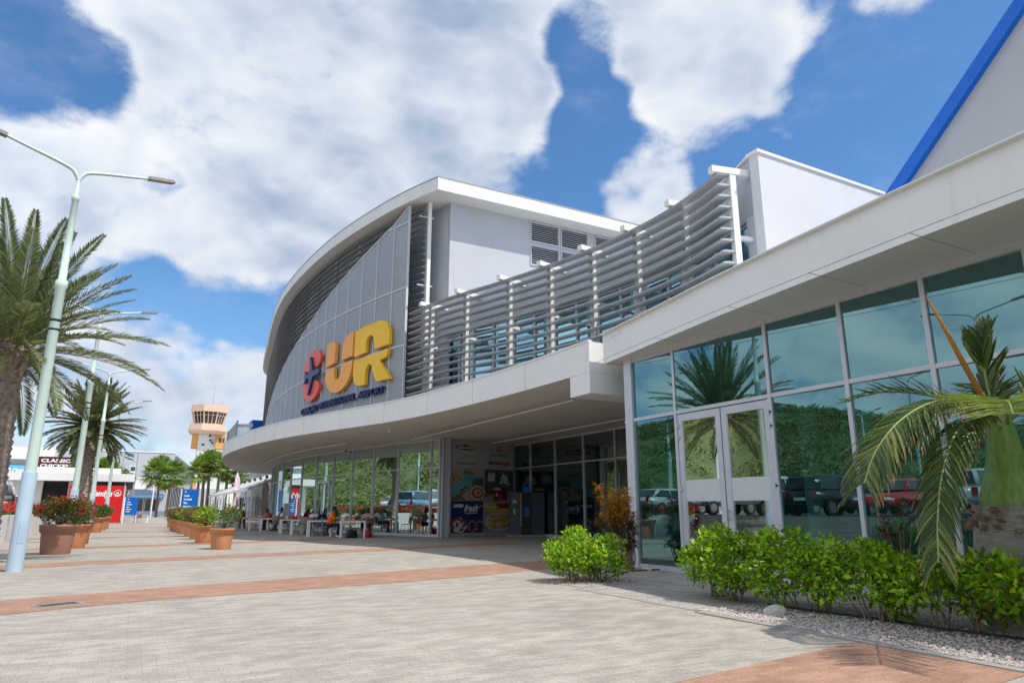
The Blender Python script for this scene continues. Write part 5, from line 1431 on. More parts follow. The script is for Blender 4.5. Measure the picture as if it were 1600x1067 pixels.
def person(label, loc, rot, J, shirt, legs, skin='skin', hair='short', sleeve=.55, shoe='black', cap=None, group=None, dress=None):
    t = thing('person', label, 'person', loc, rot, group)
    V3 = Vector; g = lambda k: V3(J[k])
    body = MB()
    hip = g('hip'); chest = g('chest'); neck = g('neck'); head = g('head'); hd = V3(J.get('look', (0,1,-.05))).normalized()
    limb(body, [hip, hip.lerp(chest,.5), chest], [.125,.115,.135]); 
    shx = V3(J.get('shx', (1,0,0)))
    limb(body, [chest-shx*.15+V3((0,0,.06)), chest+shx*.15+V3((0,0,.06))], [.062,.062]); limb(body, [chest+V3((0,0,.05)), neck, head+V3((0,0,-.06))], [.09,.055,.052])
    sd = hd.cross(V3((0,0,1))).normalized(); up = sd.cross(hd); R = Matrix((sd, hd, up)).transposed()
    body.ell(head, (.074,.092,.108), 16, 12, rot=R); body.ell(head+hd*.025-up*.055, (.056,.066,.058), 12, 8, rot=R)
    body.ell(head+hd*.098-up*.012, (.014,.017,.024), 8, 6, rot=R); body.ell(head+hd*.086-up*.058, (.024,.012,.010), 8, 5, rot=R)
    for s in (-1,1): body.ell(head+sd*s*.076-hd*.008-up*.005, (.010,.02,.03), 8, 6, rot=R)
    sh = MB(); tr = MB(); so = MB()
    for s, k in ((-1,'l'),(1,'r')):
        S = chest+shx*s*.185+V3((0,0,.055)); E = g('elb'+k); Wr = g('wri'+k)
        limb(body, [S, E, Wr], [.052,.043,.029]); d = V3(J.get('hd'+k, (Wr-E))).normalized(); hand(body, Wr, d, J.get('hu'+k, (0,0,1)), s)
        if sleeve <= 1: limb(sh, [S, S.lerp(E, sleeve)], [.070,.066])
        else: limb(sh, [S, E, E.lerp(Wr, sleeve-1)], [.070,.056,.045])
        H = hip+shx*s*.10+V3((0,0,-.03)); Kn = g('kne'+k); A = g('ank'+k)
        limb(body, [H, Kn, A], [.082,.056,.036]); fo = V3(J.get('ft'+k, (0,1,0))).normalized()
        limb(body, [A, A+fo*.13+V3((0,0,-.045))], [.036,.03])
        limb(tr, [H, Kn, Kn.lerp(A,.93)], [.098,.072,.055]); limb(so, [A+V3((0,0,-.04))-fo*.05, A+fo*.09+V3((0,0,-.045)), A+fo*.17+V3((0,0,-.05))], [.042,.042,.034])
    voxel(body, 'body', M[skin], t, .009, 2)
    limb(sh, [hip+V3((0,0,-.02)), hip.lerp(chest,.5), chest], [.145,.137,.152]); limb(sh, [chest-shx*.155+V3((0,0,.062)), chest+shx*.155+V3((0,0,.062))], [.078,.078]); limb(sh, [chest, neck+V3((0,0,-.035))], [.12,.07])
    voxel(sh, 'shirt', shirt, t, .014, 3)
    limb(tr, [hip-shx*.05+V3((0,0,-.03)), hip+shx*.05+V3((0,0,-.03))], [.135,.135]); voxel(tr, 'trousers', legs, t, .014, 3)
    voxel(so, 'shoes', M[shoe], t, .010, 2)
    ey = MB()
    for s in (-1,1): ey.ell(head+hd*.086+sd*s*.030+up*.006, (.011,.008,.007), 8, 5, rot=R)
    ey.build('eyes', M['black'], t)
    hb = MB()
    if hair == 'short': hb.ell(head+up*.028-hd*.018, (.084,.098,.100), 14, 10, rot=R)
    elif hair == 'long':
        hb.ell(head+up*.026-hd*.022, (.088,.100,.104), 14, 10, rot=R); hb.ell(head-up*.07-hd*.065, (.078,.05,.12), 12, 8, rot=R)
    elif hair == 'bun':
        hb.ell(head+up*.03-hd*.02, (.085,.098,.102), 14, 10, rot=R); hb.ell(head+up*.11-hd*.07, (.05,.05,.05), 10, 8, rot=R)
    for v in range(len(hb.v)):                        # keep the face clear
        p = V3(hb.v[v])-head
        if p.dot(hd) > .055 and p.dot(up) < .062: hb.v[v] = tuple(head + p - hd*(p.dot(hd)-.045))
    hb.build('hair', M['hair'], t)
    if cap:
        cb = MB(); cb.ell(head+up*.045-hd*.008, (.092,.106,.085), 14, 10, rot=R); a = head+up*.05+hd*.08
        cb.add([a-sd*.07, a+sd*.07, a+sd*.06+hd*.09-up*.015, a-sd*.06+hd*.09-up*.015], [(0,1,2,3),(3,2,1,0)]); cb.build('cap', cap, t)
    return t
def seated(**k):
    J = dict(hip=(0,-.03,.55), chest=(0,.05,.88), neck=(0,.085,1.06), head=(0,.12,1.19), elbl=(-.25,.20,.76), elbr=(.25,.20,.76), wril=(-.12,.42,.79), wrir=(.12,.42,.79),
             knel=(-.13,.42,.53), kner=(.13,.42,.53), ankl=(-.14,.38,.10), ankr=(.14,.44,.10), look=(0,1,-.15), hdl=(.3,1,-.1), hdr=(-.3,1,-.1))
    J.update(k); return J
cl = lambda n, c, **k: M.setdefault(n, mat(n, c, .85, .12, 6, **k))
orange = cl('orange_cloth', (.82,.15,.01)); blackc = cl('black_cloth', (.018,.018,.022)); navy = cl('navy_cloth', (.02,.035,.08)); whitec = cl('white_cloth', (.66,.66,.68)); redc = cl('red_cloth', (.50,.03,.03)); denim = cl('denim_cloth', (.05,.08,.16)); pinkc = mat('floral_cloth', (.60,.42,.38), .85, .1, 26, c2=(.36,.16,.15)); teal = cl('teal_cloth', (.04,.20,.26))
person('person in a bright orange shirt and black trousers seated at the nearest table', (7.85,31.68,0), -1.75, seated(chest=(0,.10,.90), neck=(0,.16,1.08), head=(0,.2,1.2), kner=(.17,.44,.53), ankr=(.2,.42,.10)), orange, blackc, hair='bun', sleeve=.75, shoe='white_clean')
person('woman in a pale floral top and dark trousers seated with one leg stretched out', (9.6,31.68,0), 2.55, seated(knel=(-.2,.40,.48), ankl=(-.42,.78,.10), ftl=(-.4,.8,.5), elbr=(.24,.12,.74), wrir=(.02,.3,.80), wril=(-.05,.33,.77), look=(.2,1,-.2)), pinkc, blackc, hair='long', sleeve=.7, shoe='black')
person('person in a dark blue top bent over the table, left of the one in orange', (8.05,34.45,0), -2.6+pi/2*0, seated(chest=(0,.16,.86), neck=(0,.26,1.02), head=(0,.34,1.10), look=(0,1,-.4)), navy, denim, hair='long', sleeve=1.8)
person('person in a white cap and white shirt looking down, seated behind the green suitcase', (8.35,36.58,0), 2.2, seated(chest=(0,.13,.87), neck=(0,.2,1.04), head=(0,.27,1.14), look=(0,1,-.6)), whitec, denim, sleeve=.7, cap=whitec)
person('woman in a white shirt with dark hair propping her head on one hand', (7.95,42.78,0), 1.5, seated(chest=(0,.12,.88), elbr=(.2,.36,.80), wrir=(.09,.27,1.06), hdr=(-.2,-.1,1), head=(0,.2,1.17), ankl=(-.16,.62,.10), knel=(-.14,.44,.50)), whitec, denim, hair='bun', sleeve=.7)
person('person in a red shirt seated leaning on the table farther down the row', (7.75,45.88,0), 1.6, seated(chest=(0,.16,.86), neck=(0,.24,1.02), head=(0,.31,1.12)), redc, blackc, sleeve=.8)
person('dark seated figure inside the shop behind the corner pane', (13.2,31.9,.012), .3, seated(), blackc, blackc, skin='skin2', sleeve=.8)
person('person in dark red with a bowed head at the far left end of the tables', (6.3,49.35,0), -.6, seated(chest=(0,.2,.82), neck=(0,.3,.96), head=(0,.38,1.03), look=(0,1,-.7)), cl('dark_red_cloth', (.16,.02,.03)), blackc, sleeve=.8)
stand_J = dict(hip=(0,0,.93), chest=(0,.01,1.27), neck=(0,.02,1.47), head=(0,.05,1.61), elbl=(-.26,.0,1.08), elbr=(.25,.08,1.08), wril=(-.26,.10,.84), wrir=(.2,.3,1.0), knel=(-.10,.10,.50), kner=(.10,-.02,.50), ankl=(-.10,.16,.10), ankr=(.10,-.22,.13), look=(0,1,-.1))
person('standing person in a white shirt and dark trousers far off by the white awning', (8.75,66,0), 1.9, stand_J, whitec, blackc, sleeve=.7)
person('person in a teal top seated far off under the white awning', (8.35,66.5,0), -1.9, seated(), teal, blackc, sleeve=.7)
o = copy_tree(C0); o.location = (8.35,66.5,0); o.rotation_euler.z = -1.9; o['label'] = 'chair under the person in teal, far off by the white awning'

# luggage and bags
t = thing('suitcase', 'dark green suitcase standing under the table', 'suitcase', (7.86,35.75,0), .5)
mb = MB(); bm = bmesh.new(); bmesh.ops.create_cube(bm, size=1); bmesh.ops.scale(bm, vec=(.42,.26,.52), verts=bm.verts); bmesh.ops.bevel(bm, geom=bm.edges[:], offset=.05, segments=3, affect='EDGES')
mb.add([(v.co.x,v.co.y,v.co.z+.31) for v in bm.verts], [tuple(v.index for v in f.verts) for f in bm.faces], 0, True); bm.free()
mb.build('shell', mat('green_shell', (.03,.12,.08), .4, .1), t)
mb = MB(); mb.tube([(-.1,0,.56),(-.1,0,.62),(.1,0,.62),(.1,0,.56)], .012, 6); mb.build('handle', M['black'], t)
for x in (-.15,.15):
    for y in (-.09,.09):
        mb = MB(); mb.tube([(x,y-.012,.03),(x,y+.012,.03)], .03, 10); mb.box(x-.015,x+.015,y-.01,y+.01,.03,.07); mb.build('wheel', M['black'], t)
def bag(label, loc, s, m, rot, soft=.3, handles=True, name='bag'):
    t = thing(name, label, 'bag', loc, rot); mb = MB(); n = 16; prof = [(.80,0),(.98,.06),(1.0,.35),(.92,.75),(.80,.95),(.55,1.0)]; vs = []
    for r, z in prof:
        for k in range(n):
            a = 2*pi*k/n; e = .55; vs.append((s[0]*r*abs(cos(a))**e*(1 if cos(a) > 0 else -1), s[1]*r*abs(sin(a))**e*(1 if sin(a) > 0 else -1), z*s[2]))
    mb.add(vs, [(i*n+k, i*n+(k+1)%n, (i+1)*n+(k+1)%n, (i+1)*n+k) for i in range(len(prof)-1) for k in range(n)]+[tuple(reversed(range(n))), tuple(range(len(vs)-n, len(vs)))], 0, True)
    mb.build('body', m, t)
    if handles:
        mb = MB(); mb.tube(crom([Vector((-s[0]*.5,0,s[2]*.95)),Vector((-s[0]*.3,0,s[2]*1.3)),Vector((s[0]*.3,0,s[2]*1.3)),Vector((s[0]*.5,0,s[2]*.95))], .04), .012, 6); mb.build('handle', m, t)
bag('dark navy backpack on the ground before the nearest table', (8.50,30.55,0), (.17,.13,.36), mat('navy_bag', (.02,.03,.045), .7, .15), .3, name='backpack')
bag('black bag behind the navy backpack under the nearest table', (8.72,30.75,0), (.15,.13,.32), M['black'], .1)
bag('beige cloth bag beside the red bucket bag', (9.12,30.95,0), (.12,.10,.30), mat('beige_bag', (.40,.33,.25), .9, .1), .2)
bag('bright red bucket bag at the feet of the woman in the floral top', (9.36,30.85,0), (.15,.14,.32), mat('red_bag', (.62,.03,.03), .5, .08), .6)

# ------------------------------------------------------------------ feather flags, direction boards, red wall, kiosk
def feather(label, x, y, m, h=4.2):
    t = thing('feather_flag', label, 'flag', (x,y,0), radians(30)); mb = MB()
    mb.tube(crom([Vector((0,0,.1)),Vector((0,0,h*.75)),Vector((.06,0,h*.92)),Vector((.3,0,h))], .2), .02, 6); mb.build('pole', M['steel'], t)
    mb = MB(); vs = []; N = 14
    for i in range(N+1):
        z = .75+(h-.8)*i/N; w = .62 if i < 10 else .62*(1-((i-10)/4.6)**2); x0 = .02+(.22*((i-10)/4)**2 if i > 10 else 0)
        for k in range(5): vs.append((x0+max(.03,w-x0)*k/4, .04*sin(i*.7+k*.9), z))
    mb.add(vs, [(i*5+k, i*5+k+1, i*5+k+6, i*5+k+5) for i in range(N) for k in range(4)], 0, True); mb.build('cloth', m, t)
    mb = MB(); mb.box(-.35,.35,-.22,.22,0,.08); mb.build('base', M['black'], t)
def flagmat(n, a, b, sc): return mat(n, b, .8, .1, sc, c2=a)
feather('white and pink feather flag beside the fan palms', 8.75, 74.5, flagmat('flag_pink', (.80,.78,.82), (.66,.34,.40), 1.6), 5.0)
feather('cream and brown feather flag behind the tables', 8.75, 57, flagmat('flag_brown', (.72,.62,.52), (.46,.24,.16), 2.0), 3.6)
def board(name, label, x, y, w, z0, z1, lines, side):
    t = thing(name, label, 'sign', (x,y,0), 0); mb = MB(); mb.box(0,w,-.06,.06,z0,z1); mb.build('panel', M['sign_blue'], t)
    mb = MB()
    for q in side: mb.box(q,q+.1,-.05,.05,0,z1)
    mb.build('post', M['white'], t)
    a = Art((x,y-.061,z0), (w,0,0), (0,0,z1-z0), (0,-1,0)); a.o = Vector((x,y-.063,z0))
    n = len(lines)+1
    a.poly([(.14,.875),(.19,.94),(.24,.875),(.205,.875),(.205,.83),(.175,.83),(.175,.875)],'ink',1)
    for i, s in enumerate(lines): a.text(s, .12, .83-.80*(i+1)/n*.98, .105 if n < 6 else .085, 'ink', 1, .006)
    for m, g in a.mb.items(): g.build('lettering', M[m], t, world=True)
def fixtext(o): pass
board('direction_board', 'blue direction board with white words above the right-hand flowerpots', 4.15, 75, 1.42, 1.0, 3.15, ['Arrivals','Car Rentals','Taxis','Information'], (-.14,))
board('direction_board', 'smaller blue direction board with white words right of the red wall', -.55, 70, .95, .75, 2.25, ['Arrivals','Car Rentals','Taxis','Information','Bus Stop'], (-.14,))
rw = thing('red_wall_sign', 'big red wall panel with white script lettering and a round emblem', 'sign', (-2.4,74.5,0))
mb = MB(); mb.box(-5.2,-.84,74.5,74.7,.05,3.36); mb.build('panel', M['red'], rw, world=True)
mb = MB(); mb.box(-.83,-.70,74.45,75.2,.05,3.36); mb.build('edge_trim', M['frame'], rw, world=True)
a = Art((-5.2,74.495,0), (1,0,0), (0,0,1), (0,-1,0))
a.text("Wendy's", 1.50, 2.42, .72, 'ink', 1, .028, .18, fit=1.92)
for m, g in a.mb.items(): g.build('script_lettering', M[m], rw, world=True)
a = Art((-5.2,74.495,0), (1,0,0), (0,0,1), (0,-1,0))
a.disc(3.86,2.68,.31,.31,'ink',1,28); a.disc(3.86,2.68,.27,.27,'red',2,28); a.annulus(3.86,2.68,.26,.10,200,340,'p_plate',3); a.disc(3.86,2.70,.12,.12,'p_plate',3)
for m, g in a.mb.items(): g.build('emblem', M[m], rw, world=True)
kz = thing('kiosk', 'low white kiosk with a thick flat roof and dark shutters behind the palms', 'building', (-4,78,0))
mb = MB(); mb.box(-10.5,-.1,76,84,3.80,4.52); mb.build('roof', M['white'], kz, world=True)
mb = MB(); mb.box(-8.4,-1.4,77,83,4.525,5.05); mb.build('roof_block', M['white'], kz, world=True)
mb = MB(); mb.box(-9.8,-7.5,77.5,83,0,3.79); mb.box(-5.5,-5.2,77.5,78,0,3.79); mb.box(-.9,-.8,77.4,83,0,3.79); mb.box(-7.5,-.9,82,83,0,3.79); mb.build('wall', M['white'], kz, world=True)
mb = MB(); mb.box(-5.2,-.9,77.6,77.7,3.2,3.79); mb.box(-.78,-.15,77.6,82.9,3.1,3.79); mb.build('dark_band', M['dark_glass'], kz, world=True)
mb = MB()
for i in range(12): mb.bar((-7.5,77.7,2.2+i*.13),(-5.5,77.7,2.2+i*.13), .12, .02, (0,-.6,.8))
mb.box(-7.5,-5.5,77.85,77.9,0,3.79); mb.build('shutter', mat('dark_shutter', (.06,.065,.07), .5, .1), kz, world=True)
mb = MB(); mb.box(-5.15,-3.0,77.3,77.4,.3,2.9); mb.build('panel', M['clad'], kz, world=True)
t = thing('waste_bin', 'beige grey waste bin beside the red wall', 'bin', (-.35,73.6,0)); mb = MB(); mb.box(-.35,.35,-.3,.3,.0,1.15); mb.build('body', mat('bin_grey', (.42,.41,.39), .6, .05), t)
mb = MB(); mb.box(-.38,.38,-.33,.33,1.15,1.25); mb.build('lid', M['clad_line'], t)
o = copy_tree(C0); o.location = (.55,72.8,0); o.rotation_euler.z = .6; o['label'] = 'lone chair beside the small blue direction board'; o['group'] = 'chairs by the red wall'
o = copy_tree(T0); o.location = (.85,74,0); o.rotation_euler.z = .1; o['label'] = 'lone white table beside the small blue direction board'; o['group'] = 'tables by the red wall'

# white slatted awning running along the far terminal front
aw = thing('slatted_awning', 'white slatted awning on thin posts beyond the tables', 'awning', (11,85,0))
mb = MB()
for i in range(22):
    y = 66+i*1.9; mb.bar((9.0,y,3.0),(14.6,y,5.3), .09, .20)
for k in range(8):
    x = 9.0+k*.75; z = 3.0+k*.75*2.3/5.6; mb.bar((x,65.8,z+.12),(x,106,z+.12), .34, .03, (-.38,0,.92))
mb.bar((8.9,65.8,2.92),(8.9,106,2.92), .12, .22)
mb.build('roof', M['white_clean'], aw, world=True)
for i in range(10):
    mb = MB(); y = 66+i*4.2; mb.bar((9.3,y,0),(9.3,y,3.0), .12, .12); mb.build('post', M['white_clean'], aw, world=True)
for i in range(9):
    mb = MB(); y = 67+i*3.8; mb.ell((11.2,y,4.30), (.15,.15,.17), 8, 6); mb.build('spotlight', M['black'], aw, world=True)
mb = MB(); mb.box(15,16,64.5,125,0,6.5); o = mb.build('far_terminal_wall', M['clad_line']); tag(o, 'grey far terminal wall behind the white slatted awning', 'building')
mb = MB()
for i in range(16): mb.box(12.95,13.0,65+i*2.6,66.9+i*2.6,.1,2.8)
o = mb.build('dark_shopfront', M['dark_glass']); tag(o, 'dark glass shop fronts under the white slatted awning', 'shopfront')

# far buildings
fb = thing('far_hall', 'large pale clad hall with dark vertical louvres behind the fan palms', 'building', (2,160,0))
mb = MB(); mb.box(-24,6.4,153,190,0,12.1); mb.build('wall', M['clad'], fb, world=True)
mb = MB()
for i in range(11): mb.bar((6.8+i*.42,156+i*1.2,4.5),(6.8+i*.42,156+i*1.2,11.8-i*.2), .10, .5)
mb.add([(6.5,155.5,4),(11.4,169,4),(11.4,169,9.6),(6.5,155.5,11.7)], [(0,1,2,3)], 0); mb.build('louvre', M['blade_dark'], fb, world=True)
mb = MB(); mb.box(1.5,4.6,152.8,152.99,7.9,9.4); mb.build('recess', mat('taupe_panel', (.22,.20,.18), .8, .05), fb, world=True)
mb = MB(); mb.box(-1.3,-.1,152.9,152.99,8.0,9.4); f = mb.build('window', M['white'], fb, world=True)
mb = MB(); mb.box(-1.1,-.3,152.85,152.895,8.5,9.25); mb.build('pane', M['dark_glass'], f, world=True)
mb = MB(); mb.box(-26,6.5,152.9,190,12.1,12.3); mb.build('roof_edge', M['white_clean'], fb, world=True)
ws = thing('west_shed', 'pale ribbed shed with a light blue sign at the far left', 'building', (-20,140,0))
mb = MB()
mb.box(-40,-12.8,141,150,0,9.4)
for i in range(50): mb.box(-39.8+i*.54,-39.6+i*.54,140.9,140.998,0,9.3)
mb.build('wall', M['clad_line'], ws, world=True)
mb = MB(); mb.box(-40,-12.6,140.2,150.1,9.4,11.4); mb.build('roof', M['white_clean'], ws, world=True)
mb = MB(); mb.box(-40,-14,134,140.1,2.4,4.8); mb.build('porch', M['white_clean'], ws, world=True)
mb = MB(); mb.box(-40,-14.2,135,140,.2,2.39); mb.build('shopfront', M['dark_glass'], ws, world=True)
t = thing('telecom_sign', 'light blue sign with white capitals on the ribbed shed at left', 'sign', (-18,140,7)); mb = MB(); mb.box(-20.4,-16.0,140.6,140.8,6.4,8.4); mb.build('panel', mat('light_blue', (.13,.44,.68), .5, .05), t, world=True)
a = Art((-20.4,140.595,6.4), (4.4,0,0), (0,0,2.0), (0,-1,0)); a.text('FLOW', .30, .30, .62, 'ink', 2, .02, .2, fit=.56)
for m, g in a.mb.items(): g.build('lettering', M[m], t, world=True)
t = thing('billboard', 'dark red billboard with pale capitals above the kiosk', 'billboard', (-12,130,6)); mb = MB(); mb.box(-13.9,-7.2,130,130.3,4.6,9.3); mb.build('panel', mat('billboard_red', (.10,.012,.022), .6, .15), t, world=True)
mb = MB(); mb.box(-13.5,-13.2,130.31,130.6,0,8); mb.box(-8,-7.7,130.31,130.6,0,8); mb.build('post', M['steel'], t, world=True)
a = Art((-13.9,129.99,4.6), (1,0,0), (0,0,1), (0,-1,0))
a.text('CLASSIC', .55, 3.85, .70, 'ink', 2, .03, fit=3.9); a.text('CHICKEN', .50, 3.05, .70, 'ink', 2, .03, fit=4.1)
for m, g in a.mb.items(): g.build('lettering', M[m], t, world=True)
a = Art((-13.9,129.99,4.6), (1,0,0), (0,0,1), (0,-1,0))
a.rect(1.5,.0,4.3,1.9,'p_plate',1); a.disc(2.0,1.2,.3,.25,'red',2); a.disc(3.4,1.3,.34,.25,'red',2); a.disc(2.8,.6,.5,.4,'p_bun',2)
for m, g in a.mb.items(): g.build('picture', M[m], t, world=True)
lb = thing('low_building', 'low white entrance building with dark glass doors and a blue awning', 'building', (3,150,0))
mb = MB(); mb.box(-.8,5.5,150,152.5,0,5.0); mb.box(5.5,9.5,151,152.6,0,6.0); mb.build('wall', M['clad'], lb, world=True)
mb = MB()
for i in range(9): mb.bar((-.6+i*.32,149.2,5.1),(-.3+i*.32,149.2,6.9), .14, .3)
mb.box(-.9,2.2,149,149.4,6.9,7.15); mb.bar((2.0,149.2,6.0),(5.6,149.2,5.0), .4, .5); mb.box(-.9,5.6,149,149.4,4.95,5.1); mb.build('roof_grille', M['white_clean'], lb, world=True)
mb = MB(); mb.box(-.1,4.9,148.4,149.99,3.4,3.85); mb.build('blue_awning', mat('awning_blue', (.13,.30,.52), .6, .05), lb, world=True)
mb = MB(); mb.box(.4,4.2,149.9,149.98,.5,3.2); g = mb.build('glazing', M['dark_glass'], lb, world=True)
mb = MB()
for x in (.35,1.7,1.95,3.0,3.25,4.2): mb.box(x,x+.1,149.8,149.89,.5,3.2)
mb.box(.35,4.3,149.8,149.89,3.2,3.3); mb.build('door_frame', M['white_clean'], g, world=True)
mb = MB(); mb.box(6.2,8.6,150.9,150.99,1.9,5.4); g = mb.build('window', M['dark_glass'], lb, world=True)
mb = MB()
for i in range(9): mb.box(6.25+i*.27,6.32+i*.27,150.8,150.89,1.9,5.4)
mb.build('louvre', M['clad'], g, world=True)
mb = MB(); mb.box(-2,9,146,146.3,0,.95); o = mb.build('low_wall', mat('dusk_wall', (.20,.24,.32), .8, .1)); tag(o, 'low blue grey wall before the entrance with the blue awning', 'wall')
mb = MB(); mb.tube([(2.55,118,0),(2.55,118,4.6)], .09, 8); o = mb.build('white_post', M['white_clean']); tag(o, 'single white post in front of the dark glass entrance doors', 'post')
t = thing('orange_annex', 'narrow orange and white block between the fan palm trunks', 'building', (10.5,150,0))
mb = MB(); mb.box(9.9,10.5,149,153,0,6.3); mb.build('orange_wall', M['tower_orange'], t, world=True)
mb = MB(); mb.box(10.5,16,150,156,0,5.2); mb.build('wall', M['clad'], t, world=True)
mb = MB(); mb.box(12,14,149.9,149.99,.4,1.9); mb.build('window', M['dark_glass'], t, world=True)

# control tower
ct = thing('control_tower', 'control tower with peach gallery, slanted dark windows and a white shaft', 'tower', (15.5,200,0))
def ngon(r, z, n=8, a0=pi/8): return [(r*cos(a0+2*pi*i/n), r*sin(a0+2*pi*i/n), z) for i in range(n)]
def frustum(mb, r0, z0, r1, z1, n=8):
    a = ngon(r0,z0,n); b = ngon(r1,z1,n); mb.add(a+b, [tuple(reversed(range(n))), tuple(range(n,2*n))]+[(i,(i+1)%n,n+(i+1)%n,n+i) for i in range(n)])
mb = MB(); mb.box(-2.2,1.1,-2,2,0,20.6); mb.box(1.11,2.0,-1.5,1.5,0,20.6); mb.build('shaft', M['white'], ct)
mb = MB(); mb.box(-3.6,-2.21,-1.8,1.8,16.9,20.6); mb.build('side_room', M['tower_orange'], ct); mb = MB(); mb.box(2.01,4.4,-2,2,16.9,20.6); mb.build('side_room', M['tower_orange'], ct)
mb = MB(); mb.box(2.8,3.5,-2.1,-2.01,18.6,19.8); mb.box(3.75,4.2,-2.1,-2.01,18.6,19.8); mb.build('side_window', M['dark_glass'], ct)
mb = MB(); frustum(mb,4.4,20.6,5.0,21.4); frustum(mb,5.05,21.4,5.05,22.1); frustum(mb,4.75,22.1,4.75,23.2); mb.build('gallery', M['tower_peach'], ct)
mb = MB(); frustum(mb,3.55,23.2,4.35,26.4); mb.build('window_band', M['dark_glass'], ct)
mb = MB(); A = ngon(3.6,23.2); B = ngon(4.42,26.4)
for i in range(8):
    mb.bar(A[i],B[i],.28,.28)
    j = (i+1)%8
    for f in (.34,.67): mb.bar(Vector(A[i]).lerp(Vector(A[j]),f)*1.0, Vector(B[i]).lerp(Vector(B[j]),f), .14,.14)
    mb.bar(Vector(A[i]).lerp(Vector(B[i]),.72), Vector(A[j]).lerp(Vector(B[j]),.72), .10,.10)
mb.build('mullion', M['tower_peach'], ct)
mb = MB(); frustum(mb,4.75,26.4,4.85,28.2); mb.build('roof', M['tower_peach'], ct)
mb = MB()
for x,y,h in ((.6,0,5.6),(-2.4,-1,2.4),(-1.4,0,1.6),(2.5,0,2.2),(3.0,-1,1.6),(-3,1,1.8)): mb.tube([(x,y,28.2),(x,y,28.2+h)], .07, 6)
mb.ell((-.5,-1,28.4),(.2,.2,.3)); mb.build('antenna', M['steel'], ct)
mb = MB()
for x,z in ((.5,20.2),(.7,19.0),(1.2,18.4),(-1.4,14.8),(-1.7,13.6),(-1.0,17.8)): mb.ell((x,-2.15,z),(.26,.26,.3)); mb.bar((x,-2.1,z),(x+.6,-2.1,z+.1),.1,.1)
mb.build('equipment', M['black'], ct)
# flagpoles
t = thing('flagpole', 'grey flagpole carrying a blue and yellow flag above the kiosk', 'flagpole', (-1.95,120,0)); mb = MB(); mb.tube([(0,0,0),(0,0,9.9)], [.09,.05], 8); mb.build('pole', M['steel'], t)
mb = MB(); vs = []
for i in range(9):
    for k in range(5): vs.append((.08+1.25*i/8, .12*sin(i*.9), 9.75-.95*k/4-.45*(i/8)**1.3+.07*sin(i*1.3)))
fs = []; mi = []
for i in range(8):
    for k in range(4): mb.add([vs[i*5+k],vs[i*5+5+k],vs[i*5+6+k],vs[i*5+k+1]], [(0,1,2,3)], 1 if k == 2 else 0)
mb.build('flag', [mat('flag_blue', (.02,.14,.42), .8, .05), mat('flag_yellow', (.75,.55,.02), .8, .05)], t)
mb = MB(); mb.tube([(-.1,118,0),(-.1,118,9.6)], [.10,.06], 8); o = mb.build('flagpole', M['steel']); tag(o, 'bare flagpole right of the one with the flag', 'flagpole')

